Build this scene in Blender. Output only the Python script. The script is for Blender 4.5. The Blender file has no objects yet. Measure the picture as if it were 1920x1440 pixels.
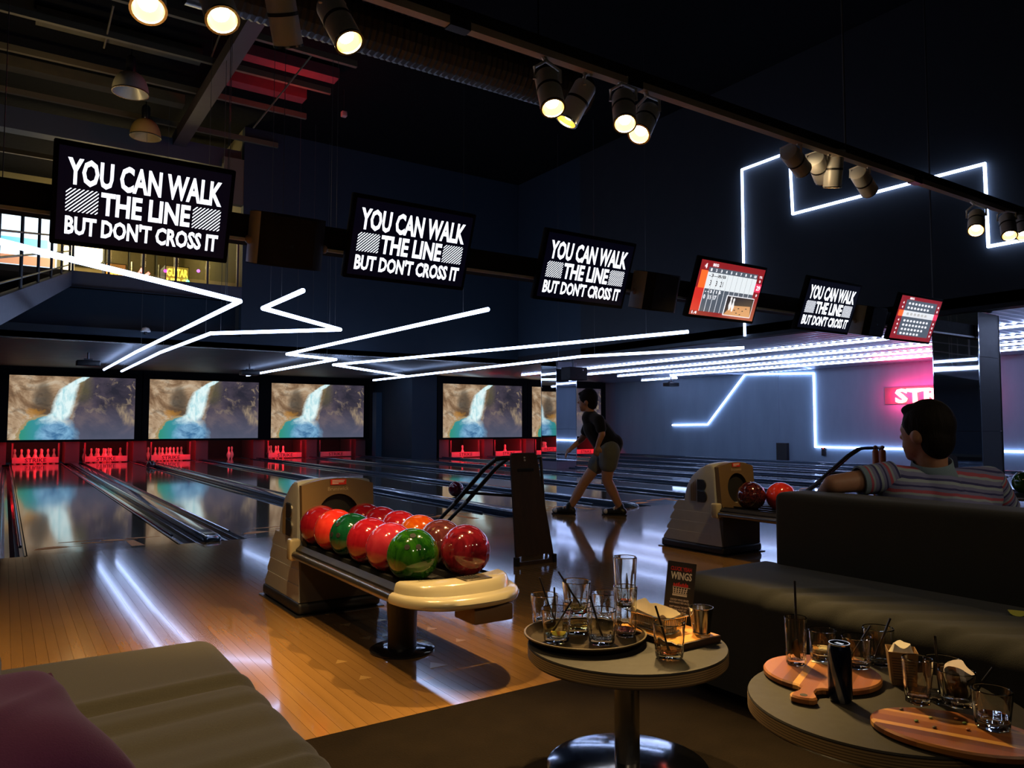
import bpy, bmesh, math, random
from mathutils import Vector, Matrix

random.seed(7)
SC = bpy.context.scene
COL = SC.collection
PI = math.pi

# ------------------------------------------------------------------ camera
F_PX, VP_X, HOR = 1415.0, 8.0, 799.0
CAM_H = 1.0
PITCH = math.atan((HOR - 720) / F_PX)
YAW = math.atan((960 - VP_X) / F_PX * math.cos(PITCH))
cam_d = bpy.data.cameras.new('camera')
cam = bpy.data.objects.new('camera', cam_d)
COL.objects.link(cam)
cam.location = (0, 0, CAM_H)
cam.rotation_euler = (PI / 2 + PITCH, 0, -YAW)
cam_d.sensor_fit = 'HORIZONTAL'
cam_d.sensor_width = 36.0
cam_d.lens = 36.0 * F_PX / 1920
cam_d.clip_start = 0.02
SC.camera = cam

# ------------------------------------------------------------------ world, exposure
w = bpy.data.worlds.new('world'); SC.world = w; w.use_nodes = True
bg = w.node_tree.nodes['Background']
bg.inputs[0].default_value = (0.01, 0.013, 0.02, 1); bg.inputs[1].default_value = 0.3
vs = SC.view_settings
vs.view_transform = 'Standard'; vs.look = 'None'; vs.exposure = 0.4; vs.gamma = 1.0
vs.use_curve_mapping = False
SC.cycles.use_denoising = True
SC.cycles.sample_clamp_indirect = 6.0
SC.cycles.caustics_reflective = False
SC.cycles.caustics_refractive = False
SC.cycles.max_bounces = 14
SC.cycles.transparent_max_bounces = 12
SC.cycles.transmission_bounces = 12

# light levels, all in one place
LED = 9.0           # white blue led tubes
SCREEN = 0.74       # projected pictures
TV = 1.35            # lettering on monitors
SPOT_K = 2.3        # factor on every track spot
RED_W = 26.0        # red lamps over the pins

# ------------------------------------------------------------------ geometry of the view (pixel -> point)
_fw = Vector((math.sin(YAW) * math.cos(PITCH), math.cos(YAW) * math.cos(PITCH), math.sin(PITCH)))
_rt = Vector((math.cos(YAW), -math.sin(YAW), 0))
_up = _rt.cross(_fw)
EYE = Vector((0, 0, CAM_H))
def ray(x, y): return _rt * ((x - 960) / F_PX) - _up * ((y - 720) / F_PX) + _fw
def atZ(x, y, z):
    d = ray(x, y); return EYE + d * ((z - CAM_H) / d.z)
def atY(x, y, Y):
    d = ray(x, y); return EYE + d * (Y / d.y)
def atX(x, y, X):
    d = ray(x, y); return EYE + d * (X / d.x)
def atD(x, y, D): return EYE + ray(x, y) * D

# ------------------------------------------------------------------ materials
MATS = {}
def lin(c):
    return tuple((v / 12.92 if v <= 0.04045 else ((v + 0.055) / 1.055) ** 2.4) for v in c)
def hexc(h):
    h = h.lstrip('#'); return lin([int(h[i:i + 2], 16) / 255 for i in (0, 2, 4)])
class NT:
    """small helper around a material's node tree"""
    def __init__(self, name):
        self.m = bpy.data.materials.new(name); self.m.use_nodes = True
        self.t = self.m.node_tree; self.n = self.t.nodes
        self.p = self.n['Principled BSDF']; self.out = self.n['Material Output']
    def add(self, typ, **kw):
        n = self.n.new(typ)
        for k, v in kw.items(): setattr(n, k, v)
        return n
    def link(self, a, b): self.t.links.new(a, b)
    def sock(self, s, v):
        if hasattr(v, 'is_output') or isinstance(v, bpy.types.NodeSocket): self.link(v, s)
        else: s.default_value = v
    def math(self, op, a, b=0.0, c=None, clamp=False):
        n = self.add('ShaderNodeMath', operation=op, use_clamp=clamp)
        self.sock(n.inputs[0], a); self.sock(n.inputs[1], b)
        if c is not None: self.sock(n.inputs[2], c)
        return n.outputs[0]
    def mix(self, fac, a, b, mode='MIX'):
        n = self.add('ShaderNodeMix', data_type='RGBA', blend_type=mode)
        self.sock(n.inputs[0], fac)
        for s, v in ((n.inputs[6], a), (n.inputs[7], b)):
            if isinstance(v, bpy.types.NodeSocket): self.link(v, s)
            else: s.default_value = (*v[:3], 1)
        return n.outputs[2]
    def ramp(self, fac, stops, interp='LINEAR'):
        n = self.add('ShaderNodeValToRGB'); r = n.color_ramp; r.interpolation = interp
        while len(r.elements) < len(stops): r.elements.new(0.5)
        for e, (p, c) in zip(r.elements, stops):
            e.position = p
            e.color = (c, c, c, 1) if isinstance(c, (int, float)) else (*c[:3], 1)
        self.sock(n.inputs[0], fac)
        return n.outputs[0]
    def noise(self, vec, scale, detail=4, rough=0.55, dist=0.0):
        n = self.add('ShaderNodeTexNoise')
        if vec is not None: self.link(vec, n.inputs['Vector'])
        n.inputs['Scale'].default_value = scale; n.inputs['Detail'].default_value = detail
        n.inputs['Roughness'].default_value = rough; n.inputs['Distortion'].default_value = dist
        return n.outputs[0]
    def coords(self, kind='Object'): return self.add('ShaderNodeTexCoord').outputs[kind]
    def mapping(self, vec, scale=(1, 1, 1), rot=(0, 0, 0), loc=(0, 0, 0)):
        n = self.add('ShaderNodeMapping'); self.link(vec, n.inputs[0])
        n.inputs['Scale'].default_value = scale; n.inputs['Rotation'].default_value = rot
        n.inputs['Location'].default_value = loc
        return n.outputs[0]
    def bump(self, h, strength=0.2, dist=0.01):
        n = self.add('ShaderNodeBump'); self.link(h, n.inputs['Height'])
        n.inputs['Strength'].default_value = strength; n.inputs['Distance'].default_value = dist
        self.link(n.outputs[0], self.p.inputs['Normal'])
    def rough_metal(self, r, mt=0.0, spec=0.5):
        self.p.inputs['Roughness'].default_value = r; self.p.inputs['Metallic'].default_value = mt
        self.p.inputs['Specular IOR Level'].default_value = spec
    def color(self, v):
        if isinstance(v, bpy.types.NodeSocket): self.link(v, self.p.inputs['Base Color'])
        else: self.p.inputs['Base Color'].default_value = (*v[:3], 1)

def plain(name, c, r=0.5, mt=0.0, var=0.12, scale=14.0, spec=0.5, coat=0.0, bump=0.0):
    """a plain surface with a little tonal wear from noise"""
    if name in MATS: return MATS[name]
    k = NT(name); k.rough_metal(r, mt, spec)
    nz = k.noise(k.coords(), scale, 5)
    a = tuple(min(1, v * (1 + var)) for v in c); b = tuple(v * (1 - var) for v in c)
    k.color(k.mix(nz, b, a))
    k.link(k.math('ADD', r * 0.85, k.math('MULTIPLY', nz, r * 0.3)), k.p.inputs['Roughness'])
    if coat: k.p.inputs['Coat Weight'].default_value = coat; k.p.inputs['Coat Roughness'].default_value = 0.06
    if bump: k.bump(nz, bump, 0.01)
    MATS[name] = k.m; return k.m
def glow(name, c, s, base=(0.6, 0.6, 0.6)):
    if name in MATS: return MATS[name]
    k = NT(name); k.color(base)
    k.p.inputs['Emission Color'].default_value = (*c, 1); k.p.inputs['Emission Strength'].default_value = s
    MATS[name] = k.m; return k.m

def wood(name, dark, light, r=0.3, grain_axis='Y', scale=1.0, coat=0.0, planks=0.0, rnd=True, spec=0.5):
    k = NT(name); k.rough_metal(r, 0, spec)
    oc = k.coords()
    st = {'Y': (26, 1.1, 26), 'X': (1.1, 26, 26), 'Z': (26, 26, 1.1)}[grain_axis]
    v = k.mapping(oc, tuple(s * scale for s in st))
    if rnd:
        oi = k.add('ShaderNodeObjectInfo')
        cb = k.add('ShaderNodeVectorMath', operation='ADD'); k.link(v, cb.inputs[0])
        mm = k.math('MULTIPLY', oi.outputs['Random'], 37.0)
        cx = k.add('ShaderNodeCombineXYZ'); k.link(mm, cx.inputs[0]); k.link(mm, cx.inputs[1])
        k.link(cx.outputs[0], cb.inputs[1]); v = cb.outputs[0]
    g = k.noise(v, 1.0, 6, 0.6, 0.6)
    c = k.ramp(g, [(0.25, dark), (0.7, light)])
    if planks:
        sx = k.add('ShaderNodeSeparateXYZ'); k.link(oc, sx.inputs[0])
        a = sx.outputs[{'Y': 0, 'X': 1, 'Z': 0}[grain_axis]]
        pz = k.math('FLOOR', k.math('DIVIDE', a, planks))
        wn = k.add('ShaderNodeTexWhiteNoise', noise_dimensions='1D'); k.link(pz, wn.inputs['W'])
        c = k.mix(k.math('MULTIPLY', wn.outputs[0], 0.45), c, (0, 0, 0), 'MIX')
        fr = k.math('FRACT', k.math('DIVIDE', a, planks))
        ln = k.math('LESS_THAN', k.math('ABSOLUTE', k.math('SUBTRACT', fr, 0.5)), 0.485)
        c = k.mix(ln, tuple(v * 0.25 for v in dark), c)
    if rnd:
        c2 = k.mix(k.math('MULTIPLY', oi.outputs['Random'], 0.28), c, tuple(v * 0.45 for v in dark))
        c = c2
    k.color(c)
    if coat: k.p.inputs['Coat Weight'].default_value = coat; k.p.inputs['Coat Roughness'].default_value = 0.05
    MATS[name] = k.m; return k.m

# the approach boards and the lanes
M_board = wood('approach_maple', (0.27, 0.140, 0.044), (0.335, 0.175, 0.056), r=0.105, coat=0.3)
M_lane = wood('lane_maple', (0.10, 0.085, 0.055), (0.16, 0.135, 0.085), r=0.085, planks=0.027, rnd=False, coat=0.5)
M_black = plain('black_plastic', (0.012, 0.012, 0.014), 0.45)
M_matt = plain('matt_black', (0.006, 0.006, 0.008), 0.8)
M_navy = plain('navy_wall', (0.011, 0.026, 0.043), 0.75, scale=3)
M_navy2 = plain('slate_wall', (0.014, 0.019, 0.023), 0.78, scale=3)
M_ceil = plain('ceiling_black', (0.0035, 0.003, 0.003), 0.95, spec=0.1)
M_steel = plain('brushed_steel', (0.55, 0.54, 0.52), 0.22, 1.0)
M_chrome = plain('chrome', (0.78, 0.78, 0.80), 0.07, 1.0, var=0.03)
M_darksteel = plain('dark_steel', (0.07, 0.07, 0.08), 0.3, 0.8)
M_gutter = plain('gutter_blue_black', (0.018, 0.034, 0.060), 0.20, 0.0, coat=0.6)  # dark gutter, its blue deepened to hold wall reflections and led light
M_cap = plain('divider_cap', (0.045, 0.075, 0.115), 0.20, 0.3, coat=0.6)  # blue tint stands in for reflected wall and led light
M_white = plain('white_print', (0.75, 0.75, 0.73), 0.5)

def mirror_mat():
    k = NT('mirror_panel'); k.rough_metal(0.02, 1.0); k.color((0.80, 0.83, 0.88))
    nz = k.noise(k.coords(), 1.2, 2); k.bump(nz, 0.015, 0.02)
    MATS['mirror_panel'] = k.m; return k.m
M_mirror = mirror_mat()

def carpet_mat():
    k = NT('carpet'); k.rough_metal(0.95, 0, 0.05)
    c = k.coords(); a = k.noise(c, 9, 6); b = k.noise(c, 160, 3)
    col = k.ramp(a, [(0.3, (0.004, 0.0028, 0.0018)), (0.7, (0.011, 0.0075, 0.0048))])
    k.color(k.mix(b, col, (0.015, 0.0105, 0.0066), 'MIX'))
    k.bump(b, 0.6, 0.006); return k.m
M_carpet = carpet_mat()

def plaster_mat(name, c, sc=2.0):
    k = NT(name); k.rough_metal(0.8)
    v = k.mapping(k.coords(), (1, 1, 0.25)); n1 = k.noise(v, sc, 6, 0.6); n2 = k.noise(k.coords(), 30, 4)
    k.color(k.mix(k.math('MULTIPLY', n1, 0.8), tuple(x * 0.72 for x in c), tuple(x * 1.15 for x in c)))
    k.bump(n2, 0.1, 0.01); MATS[name] = k.m; return k.m
M_plaster = plaster_mat('grey_blue_plaster', (0.27, 0.365, 0.47))
M_olive = plaster_mat('olive_wall', (0.30, 0.25, 0.12))

def foil_ceiling():
    k = NT('corrugated_metal'); k.rough_metal(0.30, 1.0)
    sx = k.add('ShaderNodeSeparateXYZ'); k.link(k.coords(), sx.inputs[0])
    k.color(k.mix(k.noise(k.coords(), 3.0, 3), (0.30, 0.32, 0.40), (0.52, 0.54, 0.62)))
    MATS['corrugated_metal'] = k.m; return k.m
M_foil = foil_ceiling()

def fabric(name, c, scale=320.0, r=0.9):
    k = NT(name); k.rough_metal(r, 0, 0.2)
    c0 = k.coords(); a = k.noise(c0, scale, 2); b = k.noise(c0, 6, 4)
    k.color(k.mix(b, k.mix(a, tuple(v * 0.55 for v in c), tuple(v * 1.3 for v in c)), tuple(v * 0.8 for v in c)))
    k.p.inputs['Sheen Weight'].default_value = 0.15
    k.bump(a, 0.25, 0.002); MATS[name] = k.m; return k.m
M_couch = fabric('olive_grey_fabric', (0.112, 0.100, 0.070))
M_couch2 = fabric('dark_olive_fabric', (0.034, 0.034, 0.029))
M_purple = fabric('plum_fabric', (0.080, 0.009, 0.075))
M_greyfab = fabric('blue_grey_fabric', (0.10, 0.10, 0.11))

def glass_mat(name, tint=(1, 1, 1), r=0.0):
    k = NT(name); k.rough_metal(r)
    k.color(tint); k.p.inputs['Transmission Weight'].default_value = 1.0; k.p.inputs['IOR'].default_value = 1.45
    nz = k.noise(k.coords(), 40, 2)
    k.bump(nz, 0.04, 0.002)
    MATS[name] = k.m; return k.m
M_glass = glass_mat('clear_glass', (0.985, 0.975, 0.90))
def thin_glass(name, tint):
    """thin clear wall: light passes straight through, the rest is mirrored by the fresnel law"""
    k = NT(name); nz = k.noise(k.mapping(k.coords(), (60, 60, 6)), 1.0, 2)
    bp = k.add('ShaderNodeBump'); k.link(nz, bp.inputs['Height']); bp.inputs['Strength'].default_value = 0.25; bp.inputs['Distance'].default_value = 0.004
    fr = k.add('ShaderNodeFresnel'); fr.inputs['IOR'].default_value = 1.5; k.link(bp.outputs[0], fr.inputs['Normal'])
    tb = k.add('ShaderNodeBsdfTransparent'); tb.inputs[0].default_value = (*tint, 1)
    gl_ = k.add('ShaderNodeBsdfGlossy'); gl_.inputs['Roughness'].default_value = 0.03; k.link(bp.outputs[0], gl_.inputs['Normal'])
    mx = k.add('ShaderNodeMixShader'); k.link(k.math('ADD', k.math('MULTIPLY', fr.outputs[0], 1.15), 0.02, clamp=True), mx.inputs[0])
    k.link(tb.outputs[0], mx.inputs[1]); k.link(gl_.outputs[0], mx.inputs[2]); k.link(mx.outputs[0], k.out.inputs[0])
    MATS[name] = k.m; return k.m

def waterfall_mat():
    """the projected nature picture, painted flat in the picture's own plane"""
    k = NT('projected_waterfall')
    g = k.coords('Generated'); s = k.add('ShaderNodeSeparateXYZ'); k.link(g, s.inputs[0])
    u, v = s.outputs[0], s.outputs[2]
    nA = k.noise(k.mapping(g, (3.2, 1, 2.2)), 1.0, 7, 0.62, 0.5)
    nB = k.noise(k.mapping(g, (9, 1, 7), loc=(3, 0, 1)), 1.0, 6, 0.62, 0.8)
    nC = k.noise(k.mapping(g, (26, 1, 6), loc=(5, 0, 2)), 1.0, 5, 0.6, 0.2)
    ud = k.math('ADD', u, k.math('MULTIPLY', k.math('SUBTRACT', nB, 0.5), 0.10))
    vd = k.math('ADD', v, k.math('MULTIPLY', k.math('SUBTRACT', nA, 0.5), 0.12))
    rockL = k.ramp(nA, [(0.30, hexc('3a2c26')), (0.42, hexc('86694f')), (0.50, hexc('b59a7c')), (0.62, hexc('d8ccb6'))])
    rockL = k.mix(k.ramp(nB, [(0.38, 0.55), (0.5, 0.0)]), rockL, hexc('5b4838'))
    rockR = k.ramp(nA, [(0.36, hexc('2b2a36')), (0.55, hexc('4b4350')), (0.7, hexc('6a5a5c'))])
    rockR = k.mix(k.ramp(v, [(0.0, 0.7), (0.55, 0.0)]), rockR, hexc('5a6076'))
    side = k.ramp(k.math('ADD', ud, k.math('MULTIPLY', vd, -0.12)), [(0.42, 0.0), (0.47, 1.0)])
    c = k.mix(side, rockL, rockR)
    # lighter crags and moss right of the falls
    crag = k.math('MULTIPLY', k.ramp(nB, [(0.56, 0.0), (0.66, 1.0)]), k.ramp(u, [(0.52, 0.0), (0.6, 0.7), (0.8, 0.6), (1.0, 1.0)]))
    crag = k.math('MULTIPLY', crag, k.ramp(v, [(0.12, 0.0), (0.4, 0.5), (0.9, 1.0)]))
    c = k.mix(crag, c, hexc('9d8a72'))
    fan = k.math('MULTIPLY', k.ramp(k.math('SUBTRACT', ud, k.math('MULTIPLY', k.math('SUBTRACT', 0.5, v), 0.28)), [(0.82, 0.0), (0.86, 1.0), (0.93, 1.0), (0.96, 0.0)]),
                 k.ramp(v, [(0.20, 0.0), (0.3, 1.0), (0.52, 1.0), (0.6, 0.0)]))
    c = k.mix(k.math('MULTIPLY', fan, k.ramp(nC, [(0.4, 0.1), (0.62, 0.9)])), c, hexc('a08c74'))
    moss = k.math('MULTIPLY', k.ramp(ud, [(0.50, 0.0), (0.55, 1.0), (0.60, 0.8), (0.66, 0.0)]), k.ramp(v, [(0.5, 0.0), (0.75, 0.8), (1, 0.8)]))
    c = k.mix(k.math('MULTIPLY', moss, nB), c, hexc('77702c'))
    moss2 = k.math('MULTIPLY', k.ramp(ud, [(0.22, 0.0), (0.28, 0.9), (0.34, 0.0)]), k.ramp(v, [(0.4, 0.0), (0.55, 1), (0.85, 0.6), (1, 0)]))
    c = k.mix(k.math('MULTIPLY', moss2, nB), c, hexc('3e3a2a'))
    # pool bottom left
    def ell(cu, cv, ru, rv, soft, uu=ud, vv=vd):
        a = k.math('POWER', k.math('ABSOLUTE', k.math('DIVIDE', k.math('SUBTRACT', uu, cu), ru)), 2.0)
        b = k.math('POWER', k.math('ABSOLUTE', k.math('DIVIDE', k.math('SUBTRACT', vv, cv), rv)), 2.0)
        return k.ramp(k.math('ADD', a, b), [(max(0, 1 - soft), 1.0), (1.0, 0.0)])
    c = k.mix(k.math('MULTIPLY', ell(0.26, 0.60, 0.10, 0.34, 0.7), k.ramp(nA, [(0.35, 0.3), (0.6, 1.0)])), c, hexc('37322f'))
    c = k.mix(k.math('MULTIPLY', ell(0.19, 0.42, 0.09, 0.08, 0.9, ud, k.math('ADD', v, k.math('MULTIPLY', k.math('SUBTRACT', nB, 0.5), 0.3))), 0.7), c, hexc('b07a2e'))
    c = k.mix(ell(0.26, -0.02, 0.195, 0.41, 0.05), c, hexc('a58f66'))
    c = k.mix(ell(0.27, -0.02, 0.185, 0.39, 0.12), c, k.mix(k.ramp(u, [(0.1, 0.0), (0.3, 1.0)]), hexc('35917c'), hexc('3f8fb0')))
    # the falls
    uc = k.ramp(v, [(0.30, 0.33), (0.42, 0.40), (0.66, 0.43), (0.80, 0.455), (0.90, 0.50), (1.0, 0.585)])
    wd = k.ramp(v, [(0.28, 0.13), (0.42, 0.095), (0.68, 0.090), (0.80, 0.075), (0.88, 0.05), (1.0, 0.038)])
    dd = k.math('DIVIDE', k.math('ABSOLUTE', k.math('SUBTRACT', k.math('ADD', u, k.math('MULTIPLY', k.math('SUBTRACT', nB, 0.5), 0.05)), uc)), wd)
    fm = k.math('MULTIPLY', k.ramp(dd, [(0.60, 1.0), (1.05, 0.0)]), k.ramp(k.math('ADD', v, k.math('MULTIPLY', k.math('SUBTRACT', nB, 0.5), 0.2)), [(0.24, 0.0), (0.36, 1.0)]))
    fall = k.ramp(nC, [(0.35, hexc('a9dbe4')), (0.55, hexc('e6fbfb'))])
    um = k.math('ADD', u, k.math('MULTIPLY', k.math('SUBTRACT', nA, 0.5), 0.22)); vm = k.math('ADD', v, k.math('MULTIPLY', k.math('SUBTRACT', nB, 0.5), 0.30))
    c = k.mix(ell(0.375, 0.08, 0.185, 0.32, 0.6, um, vm), c, k.ramp(nB, [(0.35, hexc('3f6f9a')), (0.62, hexc('86b8da'))]))
    c = k.mix(fm, c, fall)
    em = k.add('ShaderNodeEmission'); k.link(c, em.inputs[0]); em.inputs[1].default_value = SCREEN
    k.link(em.outputs[0], k.out.inputs[0])
    return k.m
M_fall = waterfall_mat()

M_led = glow('led_white_blue', (0.44, 0.59, 1.0), LED)
M_led2 = glow('led_strip_wall', (0.42, 0.57, 1.0), LED * 0.9)
M_led3 = glow('led_strip_ceiling', (0.47, 0.59, 1.0), LED * 1.1)
M_tvwhite = glow('screen_white', (0.86, 0.90, 1.0), TV)
M_tvbg = glow('screen_black', (0.02, 0.02, 0.10), 0.03, (0.004, 0.004, 0.01))
M_red_tube = glow('red_lamp', (1.0, 0.02, 0.03), 6.0)
M_lens = glow('lit_lens', (1.0, 0.78, 0.42), 30.0)

# ------------------------------------------------------------------ mesh helpers
class G:
    def __init__(self): self.v = []; self.f = []
    def quad(self, a, b, c, d):
        n = len(self.v); self.v += [Vector(p) for p in (a, b, c, d)]; self.f.append((n, n + 1, n + 2, n + 3)); return self
    def poly(self, pts):
        n = len(self.v); self.v += [Vector(p) for p in pts]; self.f.append(tuple(range(n, n + len(pts)))); return self
    def bx(self, x0, x1, y0, y1, z0, z1, M=None):
        n = len(self.v)
        P = [Vector(p) for p in ((x0, y0, z0), (x1, y0, z0), (x1, y1, z0), (x0, y1, z0), (x0, y0, z1), (x1, y0, z1), (x1, y1, z1), (x0, y1, z1))]
        if M is not None: P = [M @ p for p in P]
        self.v += P
        self.f += [tuple(n + i for i in q) for q in ((0, 3, 2, 1), (4, 5, 6, 7), (0, 1, 5, 4), (1, 2, 6, 5), (2, 3, 7, 6), (3, 0, 4, 7))]
        return self
    def rbx(self, x0, x1, y0, y1, z0, z1, r=0.02, seg=3, M=None):
        bm = bmesh.new(); bmesh.ops.create_cube(bm, size=1)
        for v in bm.verts:
            v.co = Vector(((x0 + x1) / 2 + v.co.x * (x1 - x0), (y0 + y1) / 2 + v.co.y * (y1 - y0), (z0 + z1) / 2 + v.co.z * (z1 - z0)))
        r = min(r, 0.49 * min(x1 - x0, y1 - y0, z1 - z0))
        bmesh.ops.bevel(bm, geom=bm.edges[:], offset=r, segments=seg, profile=0.5, affect='EDGES')
        self.addbm(bm, M); return self
    def addbm(self, bm, M=None):
        n = len(self.v); bm.verts.ensure_lookup_table(); bm.verts.index_update()
        self.v += [(M @ v.co if M is not None else v.co.copy()) for v in bm.verts]
        self.f += [tuple(n + v.index for v in f.verts) for f in bm.faces]; bm.free()
    def ring(self, c, ax, r, n, ref=None):
        ax = Vector(ax).normalized()
        t = Vector(ref) if ref is not None else (Vector((0, 0, 1)) if abs(ax.z) < 0.9 else Vector((1, 0, 0)))
        a = ax.cross(t).normalized(); b = ax.cross(a).normalized()
        if isinstance(r, (int, float)): r = (r, r)
        return [Vector(c) + a * (r[0] * math.cos(2 * PI * i / n)) + b * (r[1] * math.sin(2 * PI * i / n)) for i in range(n)]
    def loft(self, rings, cap0=True, cap1=True):
        n0 = len(self.v); m = len(rings[0])
        for r in rings: self.v += [Vector(p) for p in r]
        for k in range(len(rings) - 1):
            for i in range(m):
                j = (i + 1) % m
                self.f.append((n0 + k * m + i, n0 + k * m + j, n0 + (k + 1) * m + j, n0 + (k + 1) * m + i))
        if cap0: self.f.append(tuple(n0 + i for i in reversed(range(m))))
        if cap1: self.f.append(tuple(n0 + (len(rings) - 1) * m + i for i in range(m)))
        return self
    def tube(self, p0, p1, r0, r1=None, n=12, cap=True):
        r1 = r0 if r1 is None else r1; p0, p1 = Vector(p0), Vector(p1); ax = p1 - p0
        return self.loft([self.ring(p0, ax, r0, n), self.ring(p1, ax, r1, n)], cap, cap)
    def path(self, pts, r, n=8, cap=True):
        pts = [Vector(p) for p in pts]; rings = []
        for i, p in enumerate(pts):
            if i == 0: d = pts[1] - p
            elif i == len(pts) - 1: d = p - pts[i - 1]
            else:
                a = (p - pts[i - 1]).normalized(); b = (pts[i + 1] - p).normalized(); d = a + b
                if d.length < 1e-4: d = a
            d.normalize()
            t = Vector((0, 0, 1)) if abs(d.z) < 0.95 else Vector((1, 0, 0))
            a_ = d.cross(t).normalized(); b_ = d.cross(a_).normalized()
            if rings and (rings[-1][0] - pts[i - 1]).dot(a_) < 0 and False: a_ = -a_
            k = 1.0
            if 0 < i < len(pts) - 1:
                c = max(0.35, math.cos(0.5 * (p - pts[i - 1]).angle(pts[i + 1] - p))); k = 1 / c
            rr = r[i] if isinstance(r, (list, tuple)) else r
            rings.append([p + a_ * (rr * k * math.cos(2 * PI * j / n)) + b_ * (rr * math.sin(2 * PI * j / n)) for j in range(n)])
        return self.loft(rings, cap, cap)
    def lathe(self, prof, n=28, c=(0, 0, 0), M=None, close=False, caps=True):
        """profile of (r, z), turned about z through c"""
        c = Vector(c); rings = []
        for r, z in prof:
            rings.append([c + Vector((max(r, 1e-5) * math.cos(2 * PI * i / n), max(r, 1e-5) * math.sin(2 * PI * i / n), z)) for i in range(n)])
        if M is not None: rings = [[M @ p for p in q] for q in rings]
        n0 = len(self.v); m = n
        self.loft(rings, caps and not close, caps and not close)
        if close:
            K = len(rings)
            for i in range(m):
                j = (i + 1) % m
                self.f.append((n0 + (K - 1) * m + i, n0 + (K - 1) * m + j, n0 + j, n0 + i))
        return self
    def sphere(self, c, r, nu=20, nv=12, s=(1, 1, 1), M=None):
        c = Vector(c); prof = []
        rings = []
        for k in range(nv + 1):
            a = -PI / 2 + PI * k / nv
            rr, z = max(1e-5, math.cos(a)) * r, math.sin(a) * r
            ring = [Vector((rr * math.cos(2 * PI * i / nu) * s[0], rr * math.sin(2 * PI * i / nu) * s[1], z * s[2])) for i in range(nu)]
            rings.append([(M @ p if M is not None else p) + c for p in ring])
        return self.loft(rings)
    def prism(self, poly, fn, d0, d1):
        """2d outline, fn(a, b, d) -> point; between depth d0 and d1"""
        A = [fn(a, b, d0) for a, b in poly]; B = [fn(a, b, d1) for a, b in poly]
        return self.loft([A, B])
    def build(self, name, mat, parent=None, smooth=True, ang=35, org=None, local=False):
        o0 = Vector((0, 0, 0))
        if parent is not None and not local: o0 = ORG[parent.name]
        elif org is not None: o0 = Vector(org)
        me = bpy.data.meshes.new(name)
        me.from_pydata([tuple(p - o0) for p in self.v], [], self.f)
        me.update(); bm = bmesh.new(); bm.from_mesh(me)
        bmesh.ops.recalc_face_normals(bm, faces=bm.faces[:]); bm.to_mesh(me); bm.free()
        if smooth:
            me.shade_smooth(); me.set_sharp_from_angle(angle=math.radians(ang))
        for m_ in (mat if isinstance(mat, (list, tuple)) else [mat]): me.materials.append(m_)
        o = bpy.data.objects.new(name, me); COL.objects.link(o)
        if parent is not None: o.parent = parent
        elif org is not None: o.location = o0
        ORG[o.name] = o0.copy()
        return o
ORG = {}
def thing(name, label, cat, loc=(0, 0, 0), group=None):
    o = bpy.data.objects.new(name, None); o.empty_display_size = 0.1; COL.objects.link(o)
    o.location = loc; ORG[o.name] = Vector(loc)
    return tag(o, label, cat, group)
def tag(o, label=None, cat=None, group=None, kind=None):
    if label: o['label'] = label
    if cat: o['category'] = cat
    if group: o['group'] = group
    if kind: o['kind'] = kind
    return o
def struct(o): o['kind'] = 'structure'; return o
def kids(o): return [c for c in bpy.data.objects if c.parent == o]
def copy_tree(o, parent=None):
    c = o.copy(); COL.objects.link(c); c.parent = parent
    for ch in kids(o): copy_tree(ch, c)
    return c
def dup(root, loc, label, rz=None, group=None):
    c = copy_tree(root); c.location = loc; c['label'] = label
    if rz is not None: c.rotation_euler = (0, 0, rz)
    if group: c['group'] = group
    ORG[c.name] = Vector(loc)
    return c

_txt = {}
def text_geo(s, w, h, bold=0.02):
    """flat lettering fitted in a w x h box about the origin, in x / y"""
    key = (s, bold)
    if key not in _txt:
        cu = bpy.data.curves.new('lettering', 'FONT'); cu.body = s; cu.offset = bold; cu.resolution_u = 2
        cu.align_x = 'CENTER'
        ob = bpy.data.objects.new('lettering_tmp', cu); COL.objects.link(ob)
        dg = bpy.context.evaluated_depsgraph_get()
        me = bpy.data.meshes.new_from_object(ob.evaluated_get(dg))
        vv = [v.co.copy() for v in me.vertices]; ff = [tuple(p.vertices) for p in me.polygons]
        bpy.data.objects.remove(ob); bpy.data.curves.remove(cu); bpy.data.meshes.remove(me)
        _txt[key] = (vv, ff)
    vv, ff = _txt[key]
    x0 = min(v.x for v in vv); x1 = max(v.x for v in vv); y0 = min(v.y for v in vv); y1 = max(v.y for v in vv)
    out = [((v.x - (x0 + x1) / 2) / (x1 - x0) * w, (v.y - (y0 + y1) / 2) / (y1 - y0) * h) for v in vv]
    return out, ff
def lettering(g, s, w, h, fn, bold=0.02, cx=0, cy=0):
    """adds lettering to a G; fn(a, b) -> point"""
    pts, ff = text_geo(s, w, h, bold); n = len(g.v)
    g.v += [Vector(fn(a + cx, b + cy)) for a, b in pts]
    g.f += [tuple(n + i for i in f) for f in ff]
    return g
def light(kind, name, loc, col, energy, to=None, **kw):
    d = bpy.data.lights.new(name, kind); d.color = col; d.energy = energy
    for k_, v_ in kw.items(): setattr(d, k_, v_)
    o = bpy.data.objects.new(name, d); COL.objects.link(o); o.location = loc
    if to is not None: o.rotation_euler = (Vector(to) - Vector(loc)).to_track_quat('-Z', 'Y').to_euler()
    return o
ORD = ['first', 'second', 'third', 'fourth', 'fifth', 'sixth', 'seventh', 'eighth', 'ninth', 'tenth', 'eleventh', 'twelfth', 'thirteenth']
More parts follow.
